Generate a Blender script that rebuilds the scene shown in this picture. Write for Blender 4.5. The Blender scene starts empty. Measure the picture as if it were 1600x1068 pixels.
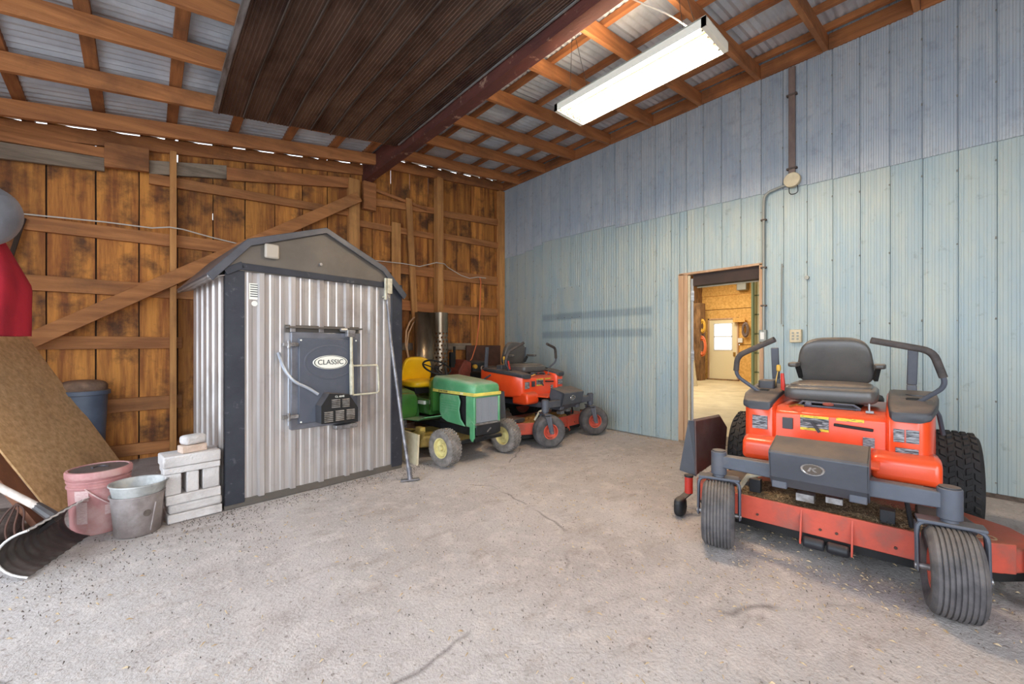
import bpy, bmesh, math, random
from mathutils import Vector, Matrix, Euler
random.seed(7)
scene = bpy.context.scene
COL = scene.collection
PI = math.pi

# ------------------------------------------------------------------ camera
cam_d = bpy.data.cameras.new('camera')
cam_d.sensor_width = 36.0
cam_d.lens = 645.0/1600.0*36.0
cam_d.shift_y = 7.0/1600.0
cam_d.clip_start = 0.02
cam = bpy.data.objects.new('camera', cam_d)
cam.location = (0, 0, 1.17)
cam.rotation_euler = (PI/2, 0, -math.atan2(0.6642, 0.7476))
COL.objects.link(cam)
scene.camera = cam

# ------------------------------------------------------------------ world, lights, exposure
scene.view_settings.view_transform = 'Standard'
scene.view_settings.look = 'None'
scene.view_settings.gamma = 1.0
scene.view_settings.use_curve_mapping = False
scene.view_settings.exposure = 0.3
world = bpy.data.worlds.new('sky'); scene.world = world
world.use_nodes = True
wn = world.node_tree.nodes; wl = world.node_tree.links
bg = wn['Background']
bg.inputs['Color'].default_value = (0.80, 0.89, 1.0, 1)
bg.inputs['Strength'].default_value = 2.6
LAMP_E = 95.0

def area(name, loc, rot, sx, sy, power, col):
    l = bpy.data.lights.new(name, 'AREA'); l.shape = 'RECTANGLE'; l.size = sx; l.size_y = sy
    l.energy = power; l.color = col
    o = bpy.data.objects.new(name, l); o.location = loc; o.rotation_euler = rot; COL.objects.link(o); return o
# daylight through the open front of the shed (behind the camera) and its open left side
area('daylight_front', (-.2, -2.6, 1.7), (math.radians(90), 0, 0), 3.2, 2.6, 75, (0.90, 0.95, 1.0))
area('daylight_side', (-1.95, 0.9, 1.5), (0, math.radians(-90), 0), 2.4, 5.0, 95, (0.72, 0.85, 1.0))
# ceiling lamps of the neighbouring workshop
area('workshop_lamp', (9.0, 5.0, 3.5), (0, 0, 0), 3.0, 0.5, 150, (1.0, 0.93, 0.78))
area('workshop_lamp', (12.8, 5.4, 3.5), (0, 0, 0), 1.2, 1.2, 80, (1.0, 0.93, 0.78))

# ------------------------------------------------------------------ materials
def s2l(c):
    return tuple(((x/255.0)/12.92 if x/255.0 <= 0.04045 else (((x/255.0)+0.055)/1.055)**2.4) for x in c)
MATS = {}
def mat(name, c1, c2=None, sc=(6, 6, 6), rough=0.6, metal=0.0, bump=0.0, bsc=40.0, rnd=0.0, dust=0.0,
        dustc=(150, 135, 120), stain=None, stain_sc=1.5, stain_amt=0.5, detail=4.0, emit=None, coat=0.0, seed=0.0, nlo=.35, nhi=.65, slo=.5, shi=.68):
    m = bpy.data.materials.new(name); m.use_nodes = True
    nt = m.node_tree; N = nt.nodes; L = nt.links
    b = N['Principled BSDF']
    b.inputs['Roughness'].default_value = rough; b.inputs['Metallic'].default_value = metal
    if coat: b.inputs['Coat Weight'].default_value = coat; b.inputs['Coat Roughness'].default_value = .15
    a = s2l(c1)
    b.inputs['Base Color'].default_value = (*a, 1)
    tc = N.new('ShaderNodeTexCoord'); oi = N.new('ShaderNodeObjectInfo')
    off = N.new('ShaderNodeVectorMath'); off.operation = 'ADD'
    mul = N.new('ShaderNodeMath'); mul.operation = 'MULTIPLY'; mul.inputs[1].default_value = 37.0
    L.new(oi.outputs['Random'], mul.inputs[0])
    cmb = N.new('ShaderNodeCombineXYZ')
    for i in range(3): L.new(mul.outputs[0], cmb.inputs[i])
    L.new(tc.outputs['Object'], off.inputs[0]); L.new(cmb.outputs[0], off.inputs[1])
    vec = off.outputs[0]
    col = None
    if c2 is not None:
        mp = N.new('ShaderNodeMapping'); mp.inputs['Scale'].default_value = sc; L.new(vec, mp.inputs[0])
        mp.inputs['Location'].default_value = (seed, seed, seed)
        no = N.new('ShaderNodeTexNoise'); no.inputs['Scale'].default_value = 1.0; no.inputs['Detail'].default_value = detail
        no.inputs['Roughness'].default_value = 0.62
        L.new(mp.outputs[0], no.inputs['Vector'])
        mr = N.new('ShaderNodeMapRange'); mr.inputs[1].default_value = nlo; mr.inputs[2].default_value = nhi
        L.new(no.outputs['Fac'], mr.inputs[0])
        mx = N.new('ShaderNodeMix'); mx.data_type = 'RGBA'
        mx.inputs[6].default_value = (*a, 1); mx.inputs[7].default_value = (*s2l(c2), 1)
        L.new(mr.outputs[0], mx.inputs[0]); col = mx.outputs[2]
    def mixin(col, fac, c):
        mx = N.new('ShaderNodeMix'); mx.data_type = 'RGBA'
        if col is None: mx.inputs[6].default_value = (*a, 1)
        else: L.new(col, mx.inputs[6])
        mx.inputs[7].default_value = (*s2l(c), 1); L.new(fac, mx.inputs[0]); return mx.outputs[2]
    if stain is not None:
        n2 = N.new('ShaderNodeTexNoise'); n2.inputs['Scale'].default_value = stain_sc; n2.inputs['Detail'].default_value = 6; n2.inputs['Roughness'].default_value = .65
        L.new(vec, n2.inputs['Vector'])
        mr = N.new('ShaderNodeMapRange'); mr.inputs[1].default_value = slo; mr.inputs[2].default_value = shi; mr.inputs[4].default_value = stain_amt
        L.new(n2.outputs['Fac'], mr.inputs[0]); col = mixin(col, mr.outputs[0], stain)
    if dust:
        g = N.new('ShaderNodeNewGeometry'); sp = N.new('ShaderNodeSeparateXYZ'); L.new(g.outputs['Normal'], sp.inputs[0])
        mr = N.new('ShaderNodeMapRange'); mr.inputs[1].default_value = 0.45; mr.inputs[2].default_value = 0.95; mr.inputs[4].default_value = dust
        L.new(sp.outputs[2], mr.inputs[0])
        n3 = N.new('ShaderNodeTexNoise'); n3.inputs['Scale'].default_value = 9; n3.inputs['Detail'].default_value = 5; L.new(vec, n3.inputs['Vector'])
        m3 = N.new('ShaderNodeMapRange'); m3.inputs[1].default_value = .3; m3.inputs[2].default_value = .6; m3.inputs[3].default_value = .45
        L.new(n3.outputs['Fac'], m3.inputs[0])
        mm = N.new('ShaderNodeMath'); mm.operation = 'MULTIPLY'; L.new(mr.outputs[0], mm.inputs[0]); L.new(m3.outputs[0], mm.inputs[1])
        col = mixin(col, mm.outputs[0], dustc)
    if rnd:
        hs = N.new('ShaderNodeHueSaturation')
        mr = N.new('ShaderNodeMapRange'); mr.inputs[3].default_value = 1-rnd; mr.inputs[4].default_value = 1+rnd
        L.new(oi.outputs['Random'], mr.inputs[0]); L.new(mr.outputs[0], hs.inputs['Value'])
        if col is None: hs.inputs['Color'].default_value = (*a, 1)
        else: L.new(col, hs.inputs['Color'])
        col = hs.outputs[0]
    if col is not None: L.new(col, b.inputs['Base Color'])
    if bump:
        nb = N.new('ShaderNodeTexNoise'); nb.inputs['Scale'].default_value = bsc; nb.inputs['Detail'].default_value = 4
        if c2 is not None and sc[0] != sc[2] or sc[0] != sc[1]:
            mb = N.new('ShaderNodeMapping'); s0 = max(sc); mb.inputs['Scale'].default_value = tuple(x/s0 for x in sc)
            L.new(vec, mb.inputs[0]); L.new(mb.outputs[0], nb.inputs['Vector'])
        else: L.new(vec, nb.inputs['Vector'])
        bp = N.new('ShaderNodeBump'); bp.inputs['Strength'].default_value = min(1, bump); bp.inputs['Distance'].default_value = 0.01
        L.new(nb.outputs['Fac'], bp.inputs['Height']); L.new(bp.outputs[0], b.inputs['Normal'])
    if emit:
        b.inputs['Emission Color'].default_value = (*emit[0], 1); b.inputs['Emission Strength'].default_value = emit[1]
    MATS[name] = m
    return m
M = MATS
mat('board_wood', (204, 136, 62), (146, 86, 40), sc=(15, 15, 1.3), rough=.75, bump=.6, bsc=60, rnd=.22, stain=(62, 38, 26), stain_sc=2.6, stain_amt=.85, nlo=.38, nhi=.62, detail=7, slo=.5, shi=.66)
mat('girt_wood', (188, 126, 74), (150, 96, 54), sc=(1.6, 16, 16), rough=.75, bump=.4, bsc=60, rnd=.10, stain=(120, 84, 54), stain_sc=2.5, stain_amt=.5)
mat('stud_wood', (208, 150, 88), (176, 120, 68), sc=(20, 20, 1.4), rough=.75, bump=.4, bsc=60, rnd=.08, stain=(120, 80, 50), stain_sc=2.5, stain_amt=.4)
mat('rafter_wood', (186, 122, 72), (150, 94, 54), sc=(1.2, 18, 18), rough=.75, bump=.4, bsc=60, rnd=.08, stain=(96, 62, 40), stain_sc=1.8, stain_amt=.6)
mat('purlin_wood', (176, 112, 64), (136, 84, 48), sc=(18, 1.2, 18), rough=.75, bump=.4, bsc=60, rnd=.10, stain=(86, 56, 38), stain_sc=2, stain_amt=.6)
mat('grey_wood', (158, 140, 120), (116, 100, 84), sc=(1.6, 18, 18), rough=.8, bump=.5, bsc=60, rnd=.06, stain=(80, 66, 54), stain_sc=2, stain_amt=.6)
mat('dark_wood', (70, 48, 34), (46, 32, 24), sc=(8, 8, 2), rough=.85, bump=.3)
mat('roof_steel', (214, 216, 220), (186, 190, 198), sc=(3, 3, 3), rough=.5, metal=.1, stain=(150, 144, 140), stain_sc=2, stain_amt=.5, rnd=.06)
mat('liner_steel', (116, 94, 82), (80, 62, 56), sc=(4, 1.2, 4), rough=.3, metal=.45, stain=(46, 28, 28), stain_sc=1.2, stain_amt=.8, rnd=.08)
mat('bright_trim', (170, 168, 168), (110, 104, 100), sc=(20, 3, 20), rough=.4, metal=.6)
mat('beam_steel', (112, 62, 52), (84, 50, 46), sc=(6, 2, 6), rough=.62, metal=.1, bump=.3, bsc=50, stain=(176, 140, 118), stain_sc=9.0, stain_amt=.7, slo=.60, shi=.66, detail=8)
mat('black_iron', (38, 38, 42), (24, 24, 26), sc=(10, 10, 10), rough=.55, bump=.1, dust=.35)
mat('rubber', (92, 88, 88), (66, 63, 64), sc=(14, 14, 14), rough=.85, bump=.2, bsc=90, dust=.3, stain=(112, 104, 100), stain_sc=6, stain_amt=.55)
mat('dusty_rubber', (140, 132, 126), (104, 98, 92), sc=(14, 14, 14), rough=.9, bump=.2, bsc=90, dust=.5, dustc=(176, 166, 156))
mat('dark_rubber', (44, 42, 42), (34, 33, 33), sc=(14, 14, 14), rough=.85, bump=.2, bsc=90, dust=.2)
mat('orange_paint', (240, 84, 38), (232, 76, 34), sc=(5, 5, 5), rough=.32, dust=.45, dustc=(172, 110, 84), coat=.4)
mat('deck_red', (204, 84, 62), (178, 74, 58), sc=(5, 5, 5), rough=.6, bump=.15, dust=.6, dustc=(150, 104, 76), stain=(132, 92, 78), stain_sc=5, stain_amt=.6)
mat('grey_paint', (84, 88, 98), (74, 77, 86), sc=(5, 5, 5), rough=.5, dust=.6, dustc=(128, 116, 104), stain=(106, 100, 96), stain_sc=7, stain_amt=.4)
mat('console_plastic', (66, 66, 70), (56, 56, 60), sc=(5, 5, 5), rough=.5, dust=.75, dustc=(128, 110, 96))
mat('footplate_plastic', (78, 80, 86), (68, 70, 76), sc=(5, 5, 5), rough=.45, dust=.85, dustc=(126, 108, 92))
mat('seat_vinyl', (88, 84, 80), (76, 72, 70), sc=(5, 5, 5), rough=.3, bump=.08, bsc=140, dust=.8, dustc=(146, 128, 110))
mat('lever_foam', (84, 76, 72), (66, 60, 58), sc=(20, 20, 20), rough=.8, bump=.15, bsc=120)
mat('chrome', (200, 200, 200), rough=.25, metal=.9)
mat('emblem_dark', (110, 100, 92), rough=.35, metal=.5)
mat('decal_black', (58, 58, 62), (168, 168, 170), sc=(22, 22, 320), rough=.6, nlo=.46, nhi=.58, detail=2)
mat('decal_yellow', (226, 196, 60), (90, 80, 44), sc=(30, 30, 300), rough=.6, nlo=.54, nhi=.64, detail=2)
mat('clippings', (132, 108, 76), (84, 66, 46), sc=(30, 30, 30), rough=.95, bump=.8, bsc=120)
mat('clip_dark', (92, 74, 54), (58, 46, 34), sc=(40, 40, 40), rough=.95, rnd=.1)
mat('leaf_yellow', (206, 158, 84), (150, 106, 54), sc=(40, 40, 40), rough=.9)
mat('chute_plastic', (96, 64, 56), (76, 56, 52), sc=(4, 4, 4), rough=.5, stain=(104, 98, 96), stain_sc=3, stain_amt=.4, dust=.5)
mat('tractor_green', (92, 158, 112), (80, 144, 98), sc=(4, 4, 4), rough=.4, dust=.85, dustc=(170, 176, 156), stain=(140, 172, 140), stain_sc=5, stain_amt=.5)
mat('dark_green', (70, 124, 56), (56, 106, 48), sc=(4, 4, 4), rough=.25, dust=.3, coat=.3)
mat('tractor_yellow', (246, 196, 24), (236, 184, 20), sc=(4, 4, 4), rough=.38, dust=.15, coat=.2)
mat('rim_cream', (226, 212, 146), (196, 180, 118), sc=(8, 8, 8), rough=.55, stain=(150, 130, 96), stain_sc=8, stain_amt=.5)
mat('yellow_stripe', (232, 216, 104), (206, 186, 90), sc=(6, 6, 6), rough=.5)
mat('mower_yellow', (184, 158, 82), (136, 112, 60), sc=(8, 8, 8), rough=.6, stain=(100, 80, 50), stain_sc=6, stain_amt=.6)
mat('grille_silver', (196, 198, 202), rough=.5, metal=.3)
mat('near_black', (22, 20, 20), rough=.7)
mat('white_paint', (226, 224, 218), rough=.5)
mat('galvanised', (204, 198, 194), (172, 164, 160), sc=(14, 14, .8), rough=.36, metal=.55, stain=(124, 108, 98), stain_sc=1.4, stain_amt=.6)
mat('furnace_trim', (56, 58, 66), (46, 48, 56), sc=(6, 6, 6), rough=.42, metal=.2, stain=(108, 108, 112), stain_sc=16, stain_amt=.5, slo=.6, shi=.68)
mat('furnace_gable', (104, 96, 88), (92, 85, 78), sc=(3, 3, 3), rough=.5, metal=.2, stain=(82, 74, 68), stain_sc=2, stain_amt=.5)
mat('furnace_roof', (92, 92, 98), (74, 74, 80), sc=(5, 5, 5), rough=.4, metal=.4, dust=.4)
mat('furnace_door', (90, 94, 104), (82, 86, 96), sc=(3, 3, 3), rough=.42, metal=.15, stain=(104, 106, 116), stain_sc=6, stain_amt=.4)
mat('frame_grey', (132, 134, 142), (112, 112, 118), sc=(6, 6, 6), rough=.4, metal=.5)
mat('sign_white', (236, 234, 222), rough=.5)
mat('sign_ink', (46, 44, 46), rough=.6)
mat('handle_white', (206, 200, 178), (170, 162, 140), sc=(20, 20, 20), rough=.5)
mat('cable_grey', (164, 168, 176), rough=.4, metal=.3)
mat('vent_beige', (176, 164, 150), rough=.5)
mat('vent_beige_dark', (124, 112, 104), (84, 72, 66), sc=(20, 2, 20), rough=.4, metal=.4)
mat('paver', (206, 200, 196), (176, 168, 164), sc=(12, 12, 12), rough=.92, bump=.6, bsc=90, rnd=.05, stain=(228, 222, 218), stain_sc=6, stain_amt=.6)
mat('paver_tan', (212, 188, 170), (190, 166, 148), sc=(12, 12, 12), rough=.92, bump=.6, bsc=90)
mat('bucket_steel', (168, 158, 154), (136, 124, 120), sc=(7, 7, 7), rough=.6, metal=.25, stain=(98, 86, 80), stain_sc=4, stain_amt=.6)
mat('bucket_inner', (196, 196, 192), (160, 160, 156), sc=(9, 9, 9), rough=.5, metal=.2, stain=(90, 88, 88), stain_sc=7, stain_amt=.7)
mat('pail_pink', (184, 128, 124), (158, 104, 102), sc=(6, 6, 4), rough=.55, stain=(196, 168, 160), stain_sc=5, stain_amt=.6, dust=.2)
mat('lid_black', (74, 66, 70), (54, 48, 52), sc=(6, 6, 6), rough=.5, dust=.2)
mat('pail_label', (206, 178, 172), (190, 152, 148), sc=(50, 50, 160), rough=.7)
mat('osb', (236, 194, 142), (204, 158, 108), sc=(26, 26, 26), rough=.85, bump=.4, bsc=60, detail=8, stain=(140, 104, 76), stain_sc=1.2, stain_amt=.6)
mat('osb_bright', (236, 186, 106), (206, 152, 76), sc=(16, 16, 16), rough=.8, bump=.2, detail=8, rnd=.05)
mat('red_board', (140, 92, 66), (112, 72, 52), sc=(4, 4, 4), rough=.7, stain=(86, 54, 40), stain_sc=3, stain_amt=.6)
mat('shovel_black', (70, 64, 62), (48, 44, 44), sc=(5, 5, 5), rough=.42, stain=(122, 112, 108), stain_sc=4, stain_amt=.6)
mat('shovel_edge', (210, 206, 202), rough=.4, metal=.4)
mat('handle_wood', (212, 200, 190), (180, 166, 154), sc=(20, 20, 2), rough=.7)
mat('bin_plastic', (98, 108, 124), (84, 92, 108), sc=(4, 4, 4), rough=.5, dust=.6)
mat('bag_brown', (150, 120, 98), (110, 86, 70), sc=(12, 12, 12), rough=.8, bump=.5)
mat('red_cloth', (178, 30, 48), (140, 22, 38), sc=(3, 3, 1.5), rough=.9, bump=.2, bsc=200)
mat('duct_steel', (176, 182, 194), (150, 156, 168), sc=(4, 4, 4), rough=.32, metal=.45)
mat('stainless', (156, 142, 124), (116, 102, 84), sc=(6, 6, 1.5), rough=.3, metal=.85)
mat('rusty_steel', (96, 62, 48), (70, 46, 38), sc=(5, 5, 5), rough=.7, bump=.2)
mat('hose_tan', (222, 180, 140), rough=.5)
mat('cord_orange', (230, 120, 70), rough=.5)
mat('white_wire', (206, 198, 186), rough=.5)
mat('brown_pvc', (132, 112, 104), (110, 92, 84), sc=(8, 8, 3), rough=.6)
mat('cream_cover', (214, 202, 172), (196, 180, 148), sc=(12, 12, 12), rough=.6)
mat('conduit_grey', (150, 150, 142), rough=.5, metal=.3)
mat('jamb_wood', (206, 170, 136), (180, 142, 108), sc=(14, 14, 1), rough=.7, rnd=.08)
mat('door_grey', (180, 182, 184), (164, 166, 168), sc=(4, 4, 1), rough=.5)
mat('header_dark', (62, 44, 36), (50, 36, 30), sc=(3, 3, 3), rough=.7)
mat('cream_door', (232, 216, 176), rough=.5)
mat('cream_panel', (226, 222, 190), rough=.55)
mat('green_pipe', (120, 136, 108), rough=.5)
mat('workshop_floor', (214, 196, 156), (192, 172, 132), sc=(2, 2, 2), rough=.6, stain=(160, 138, 100), stain_sc=1.3, stain_amt=.4)
mat('rough_wood', (150, 112, 72), (100, 72, 46), sc=(10, 10, 3), rough=.85, bump=.5)
mat('fixture_white', (236, 230, 214), rough=.45)
mat('scraper_steel', (140, 138, 142), (96, 92, 96), sc=(14, 14, 6), rough=.45, metal=.6, stain=(190, 186, 184), stain_sc=14, stain_amt=.7)
mat('red_paint', (196, 52, 38), rough=.45, dust=.3)
mat('rust_red', (150, 70, 50), (110, 54, 42), sc=(8, 8, 8), rough=.7)
mat('knob_yellow', (212, 164, 60), rough=.5)
mat('brass', (190, 150, 80), rough=.35, metal=.8)
mat('straw', (206, 184, 148), (150, 122, 86), sc=(30, 30, 30), rough=.95)
mat('dark_chip', (104, 92, 84), (76, 66, 60), sc=(30, 30, 30), rough=.95)
mat('reflector_gold', (170, 140, 96), rough=.3, metal=.6)
mat('tube_glow', (255, 240, 210), rough=.4, emit=((1.0, 0.84, 0.62), LAMP_E))
mat('outside_ground', (150, 146, 138), (128, 122, 112), sc=(1, 1, 1), rough=.95)

# pane of glass
def glass_mat(name):
    m = bpy.data.materials.new(name); m.use_nodes = True
    N = m.node_tree.nodes; L = m.node_tree.links
    for n in list(N):
        if n.type == 'BSDF_PRINCIPLED': N.remove(n)
    t = N.new('ShaderNodeBsdfTransparent'); g = N.new('ShaderNodeBsdfGlossy'); g.inputs['Roughness'].default_value = .05
    mx = N.new('ShaderNodeMixShader'); mx.inputs[0].default_value = .08
    L.new(t.outputs[0], mx.inputs[1]); L.new(g.outputs[0], mx.inputs[2]); L.new(mx.outputs[0], N['Material Output'].inputs[0])
    M[name] = m
glass_mat('pane_glass')

# painted blue wall sheet: faded paint, two unfaded bands, rust near the floor
def wall_mat(name, c1, c2, grime, grime_lo=.52):
    m = mat(name, c1, c2, sc=(5, 5, 1.2), rough=.5, metal=.12, rnd=.035, stain=grime, stain_sc=11.0, stain_amt=.45, slo=grime_lo, shi=.72)
    nt = m.node_tree; N = nt.nodes; L = nt.links; b = N['Principled BSDF']
    src = b.inputs['Base Color'].links[0].from_socket
    g = N.new('ShaderNodeNewGeometry'); sp = N.new('ShaderNodeSeparateXYZ'); L.new(g.outputs['Position'], sp.inputs[0])
    def rng(sock, lo, hi, soft):
        a = N.new('ShaderNodeMapRange'); a.interpolation_type = 'SMOOTHSTEP'; a.inputs[1].default_value = lo-soft; a.inputs[2].default_value = lo+soft
        c = N.new('ShaderNodeMapRange'); c.interpolation_type = 'SMOOTHSTEP'; c.inputs[1].default_value = hi-soft; c.inputs[2].default_value = hi+soft; c.inputs[3].default_value = 1; c.inputs[4].default_value = 0
        L.new(sock, a.inputs[0]); L.new(sock, c.inputs[0])
        mm = N.new('ShaderNodeMath'); mm.operation = 'MULTIPLY'; L.new(a.outputs[0], mm.inputs[0]); L.new(c.outputs[0], mm.inputs[1]); return mm.outputs[0]
    yb = rng(sp.outputs[1], 2.80, 4.77, .03)
    z1 = rng(sp.outputs[2], 1.585, 1.69, .025); z2 = rng(sp.outputs[2], 1.30, 1.41, .025)
    ad = N.new('ShaderNodeMath'); ad.operation = 'ADD'; L.new(z1, ad.inputs[0]); L.new(z2, ad.inputs[1])
    mm = N.new('ShaderNodeMath'); mm.operation = 'MULTIPLY'; L.new(yb, mm.inputs[0]); L.new(ad.outputs[0], mm.inputs[1])
    m2 = N.new('ShaderNodeMath'); m2.operation = 'MULTIPLY'; m2.inputs[1].default_value = .55; L.new(mm.outputs[0], m2.inputs[0])
    mx = N.new('ShaderNodeMix'); mx.data_type = 'RGBA'; L.new(src, mx.inputs[6]); mx.inputs[7].default_value = (*s2l((108, 126, 136)), 1)
    L.new(m2.outputs[0], mx.inputs[0])
    L.new(mx.outputs[2], b.inputs['Base Color'])
    return m
wall_mat('blue_sheet', (154, 172, 178), (174, 183, 177), (116, 120, 108), .60)
wall_mat('grey_sheet', (160, 170, 180), (178, 184, 188), (124, 126, 138))

# floor
def floor_mat():
    m = bpy.data.materials.new('dirt_floor'); m.use_nodes = True; M['dirt_floor'] = m
    N = m.node_tree.nodes; L = m.node_tree.links; b = N['Principled BSDF']; b.inputs['Roughness'].default_value = .95
    b.inputs['Specular IOR Level'].default_value = .15
    g = N.new('ShaderNodeTexCoord'); v = g.outputs['Object']
    def noise(s, d=6, r=.6, sc=None):
        n = N.new('ShaderNodeTexNoise'); n.inputs['Scale'].default_value = s; n.inputs['Detail'].default_value = d; n.inputs['Roughness'].default_value = r
        if sc:
            mp = N.new('ShaderNodeMapping'); mp.inputs['Scale'].default_value = sc; mp.inputs['Rotation'].default_value = (0, 0, .6); L.new(v, mp.inputs[0]); L.new(mp.outputs[0], n.inputs['Vector'])
        else: L.new(v, n.inputs['Vector'])
        return n.outputs['Fac']
    def mr(s, a, c, lo=0., hi=1.):
        k = N.new('ShaderNodeMapRange'); k.inputs[1].default_value = a; k.inputs[2].default_value = c; k.inputs[3].default_value = lo; k.inputs[4].default_value = hi; L.new(s, k.inputs[0]); return k.outputs[0]
    def mix(f, a, c):
        k = N.new('ShaderNodeMix'); k.data_type = 'RGBA'; L.new(f, k.inputs[0])
        for i, q in ((6, a), (7, c)):
            if isinstance(q, tuple): k.inputs[i].default_value = (*s2l(q), 1)
            else: L.new(q, k.inputs[i])
        return k.outputs[2]
    c = mix(mr(noise(1.1), .35, .65), (190, 182, 178), (172, 163, 158))
    c = mix(mr(noise(7, 8, .7), .5, .62, 0, .55), c, (206, 196, 190))
    c = mix(mr(noise(3.2, 8, .7, (1, 2.2, 1)), .54, .70, 0, .6), c, (146, 132, 122))
    c = mix(mr(noise(45, 4, .6), .60, .70, 0, .65), c, (112, 98, 88))
    # cracks in the slab
    c = mix(mr(noise(9, 8, .75, (1, 4.5, 1)), .56, .66, 0, .45), c, (150, 138, 130))
    c = mix(mr(noise(16, 8, .75, (4, 1, 1)), .57, .66, 0, .45), c, (212, 204, 200))
    wv = N.new('ShaderNodeTexVoronoi'); wv.feature = 'DISTANCE_TO_EDGE'; wv.inputs['Scale'].default_value = .55
    wn_ = N.new('ShaderNodeTexNoise'); wn_.inputs['Scale'].default_value = 3; L.new(v, wn_.inputs['Vector'])
    va = N.new('ShaderNodeMix'); va.data_type = 'VECTOR'; va.inputs[0].default_value = .12; L.new(v, va.inputs[4]); L.new(wn_.outputs['Color'], va.inputs[5]); L.new(va.outputs[1], wv.inputs['Vector'])
    cr = mr(wv.outputs['Distance'], .0, .006, .55, 0)
    brk = mr(noise(1.7, 2), .5, .6)
    mm = N.new('ShaderNodeMath'); mm.operation = 'MULTIPLY'; L.new(cr, mm.inputs[0]); L.new(brk, mm.inputs[1])
    c = mix(mm.outputs[0], c, (70, 60, 54))
    L.new(c, b.inputs['Base Color'])
    ad = N.new('ShaderNodeMath'); ad.operation = 'ADD'; L.new(noise(14, 8, .7), ad.inputs[0]); L.new(noise(70, 4, .6), ad.inputs[1])
    bp = N.new('ShaderNodeBump'); bp.inputs['Strength'].default_value = .6; bp.inputs['Distance'].default_value = .012
    L.new(ad.outputs[0], bp.inputs['Height']); L.new(bp.outputs[0], b.inputs['Normal'])
floor_mat()

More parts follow.
